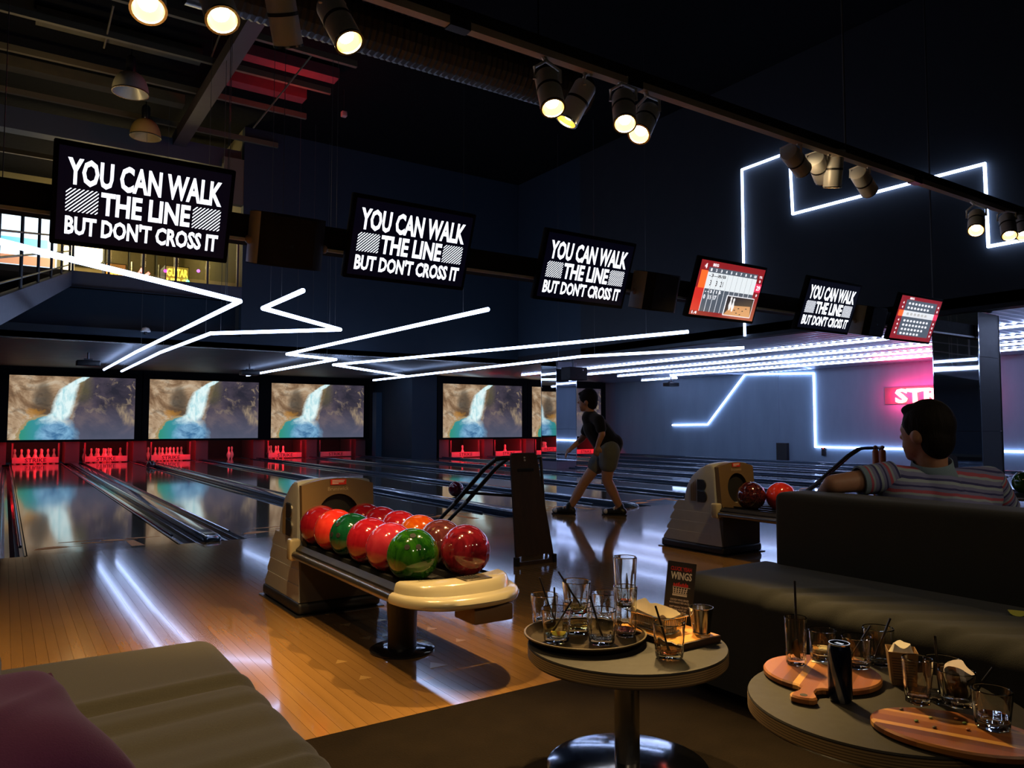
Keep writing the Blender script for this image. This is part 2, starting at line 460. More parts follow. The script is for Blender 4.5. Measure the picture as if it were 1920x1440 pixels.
def blob(parts, voxel=0.008, smooth=6):
    """parts: ('cap', p0, p1, r0, r1) or ('ball', c, r, scale, M) fused to one continuous skin; returns (verts, faces)"""
    g = G()
    for p in parts:
        if p[0] == 'cap':
            _, a, b, r0, r1 = p; a, b = Vector(a), Vector(b); d = (b - a).normalized()
            rings = []
            for k in range(5):
                t = -PI / 2 + PI / 2 * k / 4; rings.append(g.ring(a + d * (r0 * math.sin(t)), d, max(1e-4, r0 * math.cos(t)), 14))
            for k in range(5):
                t = PI / 2 * k / 4; rings.append(g.ring(b + d * (r1 * math.sin(t)), d, max(1e-4, r1 * math.cos(t)), 14))
            g.loft(rings)
        else:
            g.sphere(p[1], p[2], 18, 12, p[3] if len(p) > 3 else (1, 1, 1), p[4] if len(p) > 4 else None)
    me = bpy.data.meshes.new('blob'); me.from_pydata([tuple(v) for v in g.v], [], g.f); me.update()
    bm = bmesh.new(); bm.from_mesh(me); bmesh.ops.recalc_face_normals(bm, faces=bm.faces[:]); bm.to_mesh(me); bm.free()
    ob = bpy.data.objects.new('blob_tmp', me); COL.objects.link(ob)
    md = ob.modifiers.new('r', 'REMESH'); md.mode = 'VOXEL'; md.voxel_size = voxel
    ms = ob.modifiers.new('s', 'SMOOTH'); ms.iterations = smooth; ms.factor = 0.5
    dg = bpy.context.evaluated_depsgraph_get(); m2 = bpy.data.meshes.new_from_object(ob.evaluated_get(dg))
    h = G(); h.v = [v.co.copy() for v in m2.vertices]; h.f = [tuple(p.vertices) for p in m2.polygons]
    bpy.data.objects.remove(ob); bpy.data.meshes.remove(me); bpy.data.meshes.remove(m2)
    return h

# ================================================================== THE SETTING
XW, XB, YB, ZL, ZC = 18.5, 10.8, 15.8, 2.56, 7.2
YA0, YA1 = 2.416, 6.95            # the approach
YM, YMR = 23.4, 20.7              # masking walls, left and right section
PITCH_L = 1.65
DIV = [1.54 + PITCH_L * k for k in range(-1, 11)]      # lane dividers
DW = 0.279

floor = struct(G().bx(-7, XW, YA0, YA1, -0.08, -0.014).build('floor', M_matt, smooth=False))
BW = 0.045
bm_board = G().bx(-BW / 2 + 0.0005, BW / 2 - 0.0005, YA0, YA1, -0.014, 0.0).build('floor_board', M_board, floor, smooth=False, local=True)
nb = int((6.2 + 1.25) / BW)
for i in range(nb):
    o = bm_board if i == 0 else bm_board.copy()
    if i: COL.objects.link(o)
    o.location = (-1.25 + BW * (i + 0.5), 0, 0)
far = G()
x = -1.25 + BW * nb
while x < XW - 0.05:
    far.bx(x + 0.0005, x + BW * 2 - 0.0005, YA0, YA1, -0.014, 0.0); x += BW * 2
x = -1.25 - BW * 2
while x > -6.9:
    far.bx(x + 0.0005, x + BW * 2 - 0.0005, YA0, YA1, -0.014, 0.0); x -= BW * 2
tag(far.build('floor_boards_beyond', M_board, floor, smooth=False), kind='stuff')
# inlaid triangular approach markers
M_inlay = plain('pale_inlay', (0.42, 0.25, 0.09), 0.25, coat=0.3)
tri_px = [(613, 1151, 1), (651, 1172, 1), (689, 1197, 1), (637, 1240, -1), (681, 1270, -1), (815, 1246, -2), (712, 1162, -1), (806, 1178, -1), (860, 1200, -1), (722, 1190, -1)]
for (px, py, k) in tri_px:
    c = atZ(px, py, 0.0); s = 0.028 * (1.5 if abs(k) == 2 else 1)
    d = 1 if k > 0 else -1
    g = G().prism([(-s, s * d * 0.9), (s, s * d * 0.9), (0, -s * d * 0.9)], lambda a, b, z: Vector((c.x + a, c.y + b, z)), 0.0002, 0.0012)
    g.build('approach_marker', M_inlay, floor, smooth=False)
carpet = struct(G().bx(-7, XW, -4, YA0, -0.08, 0.0).build('floor_carpet', M_carpet, smooth=False))
struct(G().bx(-7, XW, YA1, 26, -0.16, -0.10).build('floor_lane_bed', M_matt, smooth=False))

# ------------------------------------------------------------------ lanes and dividers
M_mark = plain('orange_lane_mark', (0.95, 0.36, 0.10), 0.6, spec=0.15)
lane_end = lambda xc: 25.0 if xc < 10.0 else (20.69 if xc < 11.2 else 22.6)
lane_x = [-0.935 + PITCH_L * k for k in range(12)]
for i, xc in enumerate(lane_x):
    if xc > XW - 0.3: continue
    x1 = min(xc + 0.535, XW - 0.02)
    where = ['cut off by the left edge of the photo', 'under the first waterfall picture, left of the nearest ball return', 'right of the nearest ball return cap, second full lane',
             'between the second and third dividers, behind the nearest ball return', 'behind the rack of balls, with the rolling ball beyond it', 'in front of the bowler in black', 'first beyond the bowler in black',
             'just left of the mirrored column', 'first right of the mirrored column', 'second right of the mirrored column', 'third right of the mirrored column', 'nearest to the grey blue right wall'][i]
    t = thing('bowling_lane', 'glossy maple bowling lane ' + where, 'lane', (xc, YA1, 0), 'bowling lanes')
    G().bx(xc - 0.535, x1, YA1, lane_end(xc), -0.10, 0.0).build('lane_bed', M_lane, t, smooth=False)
    if 0 < i < 9:   # brush-stroke marks just past the foul line
        for q, (a, b, y0, hh) in enumerate([(-0.48, -0.14, 7.28, 0.05), (-0.14, 0.10, 7.42, 0.018), (0.02, 0.30, 7.50, 0.035), (0.22, 0.50, 7.56, 0.02), (-0.30, 0.05, 7.62, 0.012)]):
            ps = []
            for k in range(9):
                u_ = k / 8; ps.append((xc + a + (b - a) * u_, y0 + 0.03 * math.sin(3 * u_ + q) + 1.5 * hh * math.sin(PI * min(1, u_ * 1.25 + 0.08))))
            for k in range(8, -1, -1):
                u_ = k / 8; ps.append((xc + a + (b - a) * u_, y0 + 0.03 * math.sin(3 * u_ + q) - 1.5 * hh * math.sin(PI * min(1, u_ * 1.2 + 0.12)) * 0.7))
            G().prism(ps, lambda a_, b_, z: Vector((a_, b_, z)), 0.0, 0.0012).build('lane_mark', M_mark, t, smooth=False)
        g = G().prism([(xc + 0.20, 7.06), (xc + 0.30, 7.06), (xc + 0.26, 7.42), (xc + 0.20, 7.42)], lambda a_, b_, z: Vector((a_, b_, z)), 0.0, 0.0012)
        g.build('lane_mark', M_mark, t, smooth=False)

def gutter(g, xa, xb, y0, y1):
    n = 8; rings = []
    for y in (y0, y1):
        r = []
        for k in range(n + 1):
            a = PI * k / n; r.append(((xa + xb) / 2 - math.cos(a) * (xb - xa) / 2, y, -0.004 - math.sin(a) * 0.075))
        rings.append(r)
    for k in range(n): g.quad(rings[0][k], rings[0][k + 1], rings[1][k + 1], rings[1][k])
    for xx in (xa, xb):
        g.bx(xx - 0.006, xx + 0.006, y0, y1, -0.10, 0.004)
    return g
div_where = ['at the left edge of the photo', 'with the long glossy cap left of the nearest ball return', 'running into the nearest ball return', 'right of the nearest ball return, behind its balls',
             'behind the bowler\'s feet', 'first beyond the bowler', 'second beyond the bowler', 'in front of the mirrored column', 'first beyond the mirrored column', 'second beyond the mirrored column', 'third beyond the mirrored column', 'next to the right wall']
for i, xc in enumerate(DIV):
    if xc + DW > XW: continue
    ye = (YM if xc < 10.2 else YMR) + 0.14
    t = thing('lane_divider', 'dark gutter divider ' + div_where[i], 'lane divider', (xc, YA1, 0), 'lane dividers')
    gutter(G(), xc - DW + 0.004, xc - 0.085, YA1 + 0.004, ye).build('gutter', M_gutter, t)
    gutter(G(), xc + 0.085, xc + DW - 0.004, YA1 + 0.004, ye).build('gutter', M_gutter, t)
    g = G()
    rings = []
    for (y, hw, h) in [(YA1 - 0.03, 0.045, 0.012), (YA1 - 0.01, 0.066, 0.030), (YA1 + 0.06, 0.076, 0.046), (YA1 + 0.5, 0.080, 0.052), (12.0, 0.080, 0.052), (ye, 0.080, 0.052)]:
        pr = [(-hw, -0.09), (-hw, h - 0.014), (-hw + 0.012, h - 0.003), (-hw + 0.026, h), (hw - 0.026, h), (hw - 0.012, h - 0.003), (hw, h - 0.014), (hw, -0.09)]
        rings.append([Vector((xc + a, y, b if y > YA1 or b > 0 else 0.001)) for a, b in pr])
    g.loft(rings); cap = g.build('divider_cap', M_cap, t, ang=40)
    if i in (1, 4):
        G().bx(xc - 0.045, xc + 0.045, YA1 + 0.10, YA1 + 0.24, 0.0505, 0.0535).build('name_plate', plain('silver_plate', (0.35, 0.38, 0.42), 0.2, 0.7), cap, smooth=False)
    for k in range(2):   # raised bumper rails on each side
        xx = xc + (-1 if k == 0 else 1) * (DW - 0.03)
        G().path([(xx, YA1 + 0.5, 0.010), (xx, ye, 0.010)], 0.012, 8).build('bumper_rail', M_cap, t)

# ------------------------------------------------------------------ shell
def wallbox(name, *b, m=M_navy): return struct(G().bx(*b).build(name, m, smooth=False))
wallbox('wall_left', -7.2, -7, -4, 26, 0, ZC, m=M_navy)
wallbox('wall_front', -7, XW, -4.2, -4, 0, ZC, m=M_navy2)
wallbox('wall_right', XW, XW + 0.2, -4, 26, 0, ZL + 0.3, m=M_plaster)
wallbox('wall_back', -7, XW, 25.9, 26.1, 0, ZL + 0.3, m=M_matt)
struct(G().bx(-7, XB + 0.25, -4, 26, ZC, ZC + 0.15).build('ceiling', M_ceil, smooth=False))
# low ceiling over the lanes at the back
struct(G().bx(-7, XB, YB, 26, ZL, ZL + 0.12).build('ceiling_lanes', plain('soffit_grey', (0.060, 0.070, 0.078), 0.6, scale=3, spec=0.3), smooth=False))
# low corrugated metal ceiling on the right: real ribs across the room
g = G(); y = -4.0; nn = 0
rows = []
while y < 26.0:
    z = ZL + (0.022 if nn % 4 in (1, 2) else 0.0); rows.append((y, z)); y += 0.05 if nn % 2 == 0 else 0.03; nn += 1
n0 = 0
for (y, z) in rows: g.v += [Vector((XB, y, z)), Vector((XW, y, z))]
for k in range(len(rows) - 1): g.f.append((2 * k, 2 * k + 1, 2 * k + 3, 2 * k + 2))
lowc = struct(g.build('ceiling_corrugated', M_foil, smooth=False))
wallbox('ceiling_slab_above', XB, XW, -4, 26, ZL + 0.05, ZL + 0.2, m=M_matt)
# bulkhead over the column line and the tall wall at the back of the hall
wallbox('wall_bulkhead', XB, XB + 0.22, -4, 13.28, ZL - 0.01, ZC, m=M_navy2)
wallbox('wall_bulkhead_far', XB + 0.01, XB + 0.22, 13.28, YB + 0.2, ZL - 0.01, ZC, m=M_navy)
wallbox('wall_back_upper', 3.95, XB, YB, YB + 0.2, ZL - 0.01, ZC, m=M_navy)
# thin light metal trim along the lower edge of the tall wall
struct(G().bx(-7, XB, YB - 0.02, YB - 0.002, ZL - 0.015, ZL + 0.006).build('trim_1', M_steel, smooth=False))
# recessed wall under the balcony and its lower edge
wallbox('wall_under_balcony', -7, 3.95, YB + 0.5, YB + 0.7, ZL + 0.12, 3.6, m=M_navy)
wallbox('trim_2', -7, 3.95, YB, YB + 0.12, ZL - 0.01, ZL + 0.26, m=M_navy)
# dividing wall between the two groups of lanes
wallbox('wall_partition', 10.25, 11.1, YMR, 25.9, 0.001, ZL, m=M_navy)
struct(G().bx(10.05, 10.25, YM - 0.5, YM - 0.2, 0, 2.1).build('trim_3', plain('blue_pilaster', (0.05, 0.09, 0.14), 0.5), smooth=False))

# ------------------------------------------------------------------ balcony (upper left)
M_fascia = plain('fascia_blue_grey', (0.05, 0.06, 0.085), 0.6)
bal = thing('balcony', 'dark balcony with blue grey fascia behind the large left monitor', 'balcony', (1.5, YB, 3.55))
G().bx(-7, 3.95, YB, YB + 0.12, 3.56, 3.84).build('fascia', M_fascia, bal, smooth=False)
G().bx(-7, 3.95, YB + 0.12, 21.9, 3.66, 3.82).build('floor_slab', M_matt, bal, smooth=False)
G().bx(-7, 3.95, YB - 0.03, YB, 3.55, 3.585).build('lower_lip', M_darksteel, bal, smooth=False)
M_rail = plain('rail_grey', (0.10, 0.10, 0.10), 0.4, 0.5)
rl = G()
for z in (4.86,): rl.path([(0.2, YB + 0.06, z), (3.9, YB + 0.06, z)], 0.022, 8)
rl.build('handrail', M_rail, bal)
for k in range(6):
    xx = 0.95 + k * 0.585
    G().bx(xx - 0.02, xx + 0.02, YB + 0.045, YB + 0.075, 3.84, 4.86).build('baluster_post', M_rail, bal, smooth=False)
M_pane = thin_glass('balcony_glass', (0.85, 0.88, 0.85))
for k in range(5):
    xx = 0.95 + k * 0.585
    G().bx(xx + 0.04, xx + 0.545, YB + 0.055, YB + 0.063, 3.92, 4.78).build('glass_pane', M_pane, bal, smooth=False)
wallbox('wall_balcony_back', -7, 3.95, 21.9, 22.1, 3.66, ZC, m=M_olive)
wallbox('wall_balcony_side', 3.95, 4.1, YB + 0.2, 22.1, 3.66, ZC, m=M_olive)
# header beam over the balcony opening with tan return
struct(G().bx(-7, 3.95, YB + 0.25, YB + 0.55, 6.35, 6.75).build('trim_4', M_fascia, smooth=False))
struct(G().bx(3.55, 3.95, YB + 0.02, YB + 0.2, 5.55, 6.5).build('trim_5', plain('tan_panel', (0.14, 0.12, 0.08), 0.7), smooth=False))

# sloping stair stringer that comes down from the balcony corner
st = thing('staircase', 'dark sloping staircase with wire railing coming down from the balcony at left', 'staircase', (0.4, 12, 3))
P1 = Vector((0.90, YB, 3.69)); P0 = Vector((-0.30, 7.0, 1.75))
def beam(g, a, b, wd, h):
    d = (b - a); s = Vector((d.y, -d.x, 0)).normalized() * wd / 2; u_ = Vector((0, 0, h / 2))
    return g.loft([[p + s + u_, p - s + u_, p - s - u_, p + s - u_] for p in (a, b)])
beam(G(), P1, P0, 0.08, 0.27).build('stringer', M_fascia, st, smooth=False)
beam(G(), P1 + Vector((-1.2, 0, 0)), P0 + Vector((-1.2, 0, 0)), 0.08, 0.27).build('stringer', M_fascia, st, smooth=False)
NS = 14
for k in range(NS):
    p = P1.lerp(P0, (k + 0.5) / NS)
    G().bx(p.x - 1.2, p.x, p.y - 0.16, p.y + 0.16, p.z - 0.02, p.z + 0.02).build('tread', M_matt, st, smooth=False)
for dz, r in ((1.02, 0.025), (0.76, 0.012), (0.50, 0.012), (0.25, 0.012)):
    G().path([P1 + Vector((0, 0, dz)), P0 + Vector((0, 0, dz))], r, 8).build('rail', M_rail, st)
for k in range(7):
    p = P1.lerp(P0, k / 6); G().tube(p + Vector((0, 0, 0.1)), p + Vector((0, 0, 1.02)), 0.018, n=8).build('rail_post', M_rail, st)

# ------------------------------------------------------------------ things upstairs
M_door = plain('bronze_door', (0.16, 0.125, 0.055), 0.5)
for k, (xa, xb) in enumerate([(2.9, 3.35), (3.4, 3.98), (4.05, 4.62)]):
    Yd = 21.88
    if k < 3:
        d = thing('panel_door', ['bronze panel door upstairs, left of three', 'bronze panel door upstairs, middle of three', 'bronze panel door upstairs, right of three'][k], 'door', (xa - 0.8, Yd, 3.82), 'doors upstairs')
        xa -= 0.8; xb -= 0.8
        G().bx(xa, xb, Yd - 0.05, Yd, 3.84, 6.0).build('door_leaf', M_door, d, smooth=False)
        G().bx(xa + 0.02, xa + 0.05, Yd - 0.09, Yd - 0.05, 4.6, 5.3).build('pull_handle', M_steel, d, smooth=False)
        G().bx(xa - 0.03, xa, Yd - 0.06, Yd, 3.84, 6.05).build('jamb', M_rail, d, smooth=False)
# lit shop front at the far left of the upper floor
wn = struct(G().bx(-1.2, 0.95, 21.6, 21.7, 4.9, 6.45).build('window_1', glow('shopfront_light', (0.55, 0.80, 1.0), 1.3), smooth=False))
G().bx(-1.2, 0.75, 21.57, 21.6, 5.35, 5.55).build('sign_band', glow('cyan_band', (0.02, 0.45, 0.75), 1.2), wn, smooth=False)
G().bx(-1.2, 0.92, 21.57, 21.6, 6.1, 6.4).build('poster_band', glow('amber_band', (0.8, 0.35, 0.08), 0.8), wn, smooth=False)
G().bx(-1.2, 0.92, 21.57, 21.6, 4.9, 5.12).build('goods_row', glow('goods_colour', (0.7, 0.25, 0.15), 0.7), wn, smooth=False)
wl = thing('wall_lamp', 'glaring warm lamp upstairs beside the large left monitor', 'lamp', (1.5, 21.5, 5.5))
G().rbx(1.30, 1.95, 21.55, 21.72, 5.15, 6.05, 0.08).build('diffuser', glow('warm_glare', (1.0, 0.80, 0.42), 7.0), wl)
G().bx(1.25, 2.0, 21.72, 21.9, 5.1, 6.1).build('housing', M_rail, wl, smooth=False)
light('POINT', 'upstairs_light', (1.6, 20.4, 5.6), (1.0, 0.72, 0.32), 70, shadow_soft_size=0.2)
light('POINT', 'upstairs_light_2', (3.2, 19.0, 5.9), (1.0, 0.80, 0.35), 40, shadow_soft_size=0.2)
# amusement machines upstairs
def machine(x0, x1, Y, z1, label, words, col, glowcol):
    t = thing('arcade_machine', label, 'arcade machine', ((x0 + x1) / 2, Y, 3.82), 'arcade machines upstairs')
    G().bx(x0, x1, Y, Y + 0.6, 3.82, z1).build('cabinet', M_black, t, smooth=False)
    G().bx(x0 + 0.02, x1 - 0.02, Y - 0.03, Y, z1 - 0.48, z1 - 0.02).build('marquee', glow('marquee_' + col, glowcol, 0.35), t, smooth=False)
    g = G(); n = len(words)
    for k, wd in enumerate(words):
        lettering(g, wd, (x1 - x0) * 0.86, 0.17 if n > 1 else 0.26, lambda a, b: ((x0 + x1) / 2 + a, Y - 0.035, z1 - 0.25 + b), 0.03, 0, (0.10 - 0.21 * k) if n > 1 else 0)
    if not words:
        for k in range(5): g.rbx(x0 + 0.04 + 0.066 * k, x0 + 0.085 + 0.066 * k, Y - 0.045, Y - 0.03, z1 - 0.34, z1 - 0.16 + 0.02 * math.sin(PI * k / 4), 0.006, 1)  # plain glowing bars stand in for the illegible marquee letters
    g.build('lettering' if words else 'marquee_bars', glow('marquee_letters_' + col, tuple(min(1, c * 1.0) for c in glowcol), 3.0), t, smooth=False)
pG = atY(332, 520, 17.4); 
machine(pG.x - 0.24, pG.x + 0.24, 17.4, pG.z + 0.24, 'arcade machine upstairs with yellow GUITAR HERO marquee', ['GUITAR', 'HERO'], 'yellow', (1.0, 0.62, 0.05))
pR = atY(268, 514, 17.4)
t = thing('neon_cluster', 'small red and white neon light upstairs left of the yellow marquee', 'neon light', pR)
G().path([pR + Vector((-0.12, 0, -0.1)), pR + Vector((-0.04, 0, 0.1)), pR + Vector((0.02, 0, -0.04)), pR + Vector((0.12, 0, 0.04))], 0.03, 8).build('tube', glow('neon_red', (1.0, 0.15, 0.12), 5.0), t)
G().tube(pR + Vector((0, 0.05, -0.1)), Vector((pR.x, pR.y + 0.05, 3.82)), 0.03, n=8).build('stand', M_rail, t)
pO = atY(217, 503, 17.6)
machine(pO.x - 0.2, pO.x + 0.2, 17.6, pO.z + 0.1, 'arcade machine upstairs with a curved orange marquee', [], 'orange', (1.0, 0.4, 0.05))
for k, (px, py, c) in enumerate([(372, 508, (0.5, 0.1, 1.0)), (352, 528, (0.1, 1.0, 0.3)), (310, 508, (1.0, 0.05, 0.5))]):
    p = atY(px, py, 17.35)
    tag(G().sphere(p, 0.035, 10, 8).build('marquee_bulb', glow('bulb_%d' % k, c, 4.0), org=p), ['violet bulb right of the yellow marquee', 'green bulb below the yellow marquee', 'pink bulb left of the yellow marquee'][k], 'bulb')
for k, px in enumerate((124, 135)):
    p = atY(px, 478, 20.5)
    tag(G().rbx(p.x - 0.05, p.x + 0.05, p.y - 0.05, p.y + 0.05, p.z - 0.45, p.z + 0.22, 0.03).build('light_tube', glow('warm_tube', (1.0, 0.8, 0.4), 2.5), org=p), ['upright warm light tube under the large monitor, left one', 'upright warm light tube under the large monitor, right one'][k], 'lamp', 'light tubes upstairs')

# ------------------------------------------------------------------ high ceiling: purlins, beams, battens
M_purlin = plain('purlin_khaki', (0.11, 0.085, 0.045), 0.7)
M_beam = plain('beam_brown', (0.055, 0.038, 0.038), 0.6)
zP = 6.95
def purlin(y, x0, x1, z, h, lab, m=M_purlin, wd=0.10):
    o = struct(G().bx(x0, x1, y - wd / 2, y + wd / 2, z - h, z).build('ceiling_purlin', m, smooth=False)); return o
for k, y in enumerate((8.2, 9.8, 11.4, 12.6, 13.9, 15.7, 17.4, 19.2)):
    purlin(y, -7, 4.6, zP, 0.10, '', wd=0.07)
for k, xx in enumerate((-3.2, 2.74)):
    struct(G().bx(xx - 0.12, xx + 0.12, -4, 22, zP - 0.34, zP - 0.12).build('ceiling_beam', M_beam, smooth=False))
# long fluorescent style battens / insulation bands lit from below
M_ins = plain('insulation_band', (0.07, 0.055, 0.025), 0.8, var=0.5, scale=5)
for k, (y, x0, x1) in enumerate([(12.9, 0.2, 2.5), (14.9, -0.6, 2.6), (11.0, 3.2, 5.2), (12.3, 3.0, 4.6), (13.4, 3.0, 4.4)]):
    struct(G().bx(x0, x1, y - 0.13, y + 0.13, zP + 0.02, zP + 0.2).build('ceiling_insulation', M_ins if k < 2 else plain('insulation_red', (0.20, 0.03, 0.03), 0.8, var=0.4, scale=6), smooth=False))
light('POINT', 'ceiling_red_glow', (4.0, 12.6, 6.2), (1.0, 0.05, 0.05), 14, shadow_soft_size=0.1)  # red point light under the bands, no fixture modelled
light('POINT', 'ceiling_warm_glow', (0.4, 13.3, 5.6), (1.0, 0.75, 0.35), 20, shadow_soft_size=0.1)
# diagonal stay rods
for k, (a, b) in enumerate([((590, 97), (475, 240)), ((415, 58), (395, 110)), ((213, 10), (195, 90))]):
    p, q = atZ(*a, 6.9), atY(*b, atZ(*a, 6.9).y + 1.4)
    struct(G().tube(p, q, 0.014, n=6).build('ceiling_stay_rod', M_purlin))
# high bay pendants
def pendant(px, py, D, lab, m):
    c = atD(px, py, D); t = thing('high_bay_pendant', lab, 'pendant lamp', c, 'unlit dome pendants')
    g = G(); pr = []
    for k in range(9):
        a = PI / 2 * k / 8; pr.append((0.27 * math.sin(a) ** 0.8 if k else 0.05, 0.20 - 0.34 * (1 - math.cos(a))))
    g.lathe(pr + [(0.26, -0.145), (0.05, 0.18)], 28, c); g.build('dome_shade', m, t)
    G().lathe([(0.275, -0.15), (0.275, -0.135), (0.262, -0.135), (0.262, -0.15)], 28, c, close=True).build('rim', M_steel, t)
    G().lathe([(0.06, 0.19), (0.075, 0.22), (0.075, 0.42), (0.05, 0.46)], 16, c).build('ballast', M_darksteel, t)
    G().tube(c + Vector((0, 0, 0.45)), Vector((c.x, c.y, ZC)), 0.012, n=6).build('stem', M_darksteel, t)
def alum(name, c):
    k = NT(name); k.rough_metal(0.35, 0.5); k.color(c)
    k.p.inputs['Emission Color'].default_value = (1, 0.8, 0.45, 1); k.p.inputs['Emission Strength'].default_value = 0.0
    return k.m
pendant(245, 158, 12.2, 'unlit grey dome pendant high at upper left', plain('dull_aluminium', (0.42, 0.38, 0.30), 0.4, 0.2))
pendant(273, 243, 14.2, 'smaller amber toned dome pendant just above the left monitor', plain('amber_acrylic', (0.55, 0.36, 0.12), 0.4, 0.0))
# sprinkler and small ceiling items
tag(G().rbx(atY(645, 214, 13).x - 0.05, atY(645, 214, 13).x + 0.05, 12.95, 13.05, atY(645, 214, 13).z - 0.05, atY(645, 214, 13).z + 0.05, 0.015).build('ceiling_sensor', plain('beige_plastic', (0.4, 0.3, 0.25), 0.5), org=atY(645, 214, 13)), 'tiny beige sensor hanging high above the second monitor', 'sensor')
_p = atY(645, 214, 13)
struct(G().tube(_p + Vector((0, 0, 0.04)), (_p.x, _p.y, ZC), 0.006, n=6).build('ceiling_sensor_cable', M_matt))

# ================================================================== MASKING WALLS, PICTURES, PINS
M_frame = plain('screen_frame_black', (0.005, 0.005, 0.006), 0.8, spec=0.12)
scr = [((0.07, 3.02), YM, 'first waterfall picture at far left, above the leftmost pins'), ((3.38, 6.42), YM, 'second waterfall picture from the left'), ((6.80, 9.84), YM, 'third waterfall picture, left of the dark blue gap'),
       ((11.32, 14.33), YMR, 'fourth waterfall picture, left of the mirrored column'), ((14.72, 17.78), YMR, 'fifth waterfall picture, behind the mirrored column and the bowler')]
for k, ((xa, xb), Y, lab) in enumerate(scr):
    t = thing('projection_screen', 'projected ' + lab, 'screen', ((xa + xb) / 2, Y, 0.6), 'waterfall pictures over the pins')
    za, zb = 0.64, 2.33
    fl, fr = xa - 0.19, xb + 0.19
    if k == 0: fl = -0.28
    G().bx(fl, fr, Y, Y + 0.10, 0.585, za).build('frame_bottom', M_frame, t, smooth=False)
    G().bx(fl, fr, Y, Y + 0.10, zb, ZL - 0.004).build('frame_top', M_frame, t, smooth=False)
    G().bx(fl, xa, Y, Y + 0.10, za, zb).build('frame_side', M_frame, t, smooth=False)
    G().bx(xb, fr, Y, Y + 0.10, za, zb).build('frame_side', M_frame, t, smooth=False)
    G().quad((xa, Y + 0.04, za), (xb, Y + 0.04, za), (xb, Y + 0.04, zb), (xa, Y + 0.04, zb)).build('picture', M_fall, t, smooth=False)
# black curtains behind the pins
struct(G().bx(-7, 10.2, 24.95, 25.0, 0, ZL).build('wall_pin_curtain_left', M_matt, smooth=False))
struct(G().bx(11.15, XW, 22.55, 22.6, 0, ZL).build('wall_pin_curtain_right', M_matt, smooth=False))

M_pin = plain('pin_white', (0.55, 0.48, 0.46), 0.35, var=0.03)
M_pinred = plain('pin_stripe', (0.5, 0.02, 0.02), 0.3)
pin_prof = [(0.0, 0.0), (0.026, 0.0), (0.029, 0.02), (0.048, 0.07), (0.0605, 0.115), (0.058, 0.15), (0.045, 0.19), (0.031, 0.225), (0.0235, 0.255), (0.0235, 0.275), (0.030, 0.31), (0.0325, 0.335), (0.028, 0.36), (0.016, 0.377), (0.0, 0.381)]
pin0 = None
PINPOS = ['head pin', 'second row left', 'second row right', 'third row left', 'third row middle', 'third row right', 'back row far left', 'back row inner left', 'back row inner right', 'back row far right']
row = lambda: [(0, 0), (-0.1525, 0.264), (0.1525, 0.264), (-0.305, 0.528), (0, 0.528), (0.305, 0.528), (-0.457, 0.79), (-0.1525, 0.79), (0.1525, 0.79), (0.457, 0.79)]
pin_sets = {1: (range(10), 'under the leftmost waterfall picture', 'nearest the left edge'), 2: ([0, 1, 2, 3, 4, 6, 7, 8, 9], 'under the right half of the first waterfall picture', ''), 3: (range(10), 'under the left half of the second waterfall picture', ''),
            4: ([0, 2], 'standing in the dark lane under the second picture', ''), 5: ([0, 1, 3, 4, 6, 7], 'under the left half of the third waterfall picture', ''), 8: ([0, 2], 'under the fourth waterfall picture, left pair', ''), 9: ([0, 2], 'under the fourth waterfall picture, right pair', '')}
M_kick = plain('kickback_grey', (0.07, 0.055, 0.058), 0.6)
M_sweep = plain('sweep_pink', (0.42, 0.26, 0.27), 0.4)
M_ink = plain('sweep_ink', (0.02, 0.01, 0.012), 0.5)
lane_lab = {0: 'cut off at the left edge', 1: 'below the left half of the first picture', 2: 'below the right half of the first picture', 3: 'below the left half of the second picture', 5: 'below the left half of the third picture', 6: 'below the right half of the third picture',
            7: 'beside the dark partition', 8: 'below the left half of the fourth picture', 9: 'below the right half of the fourth picture', 10: 'behind the mirrored column', 11: 'nearest the right wall'}
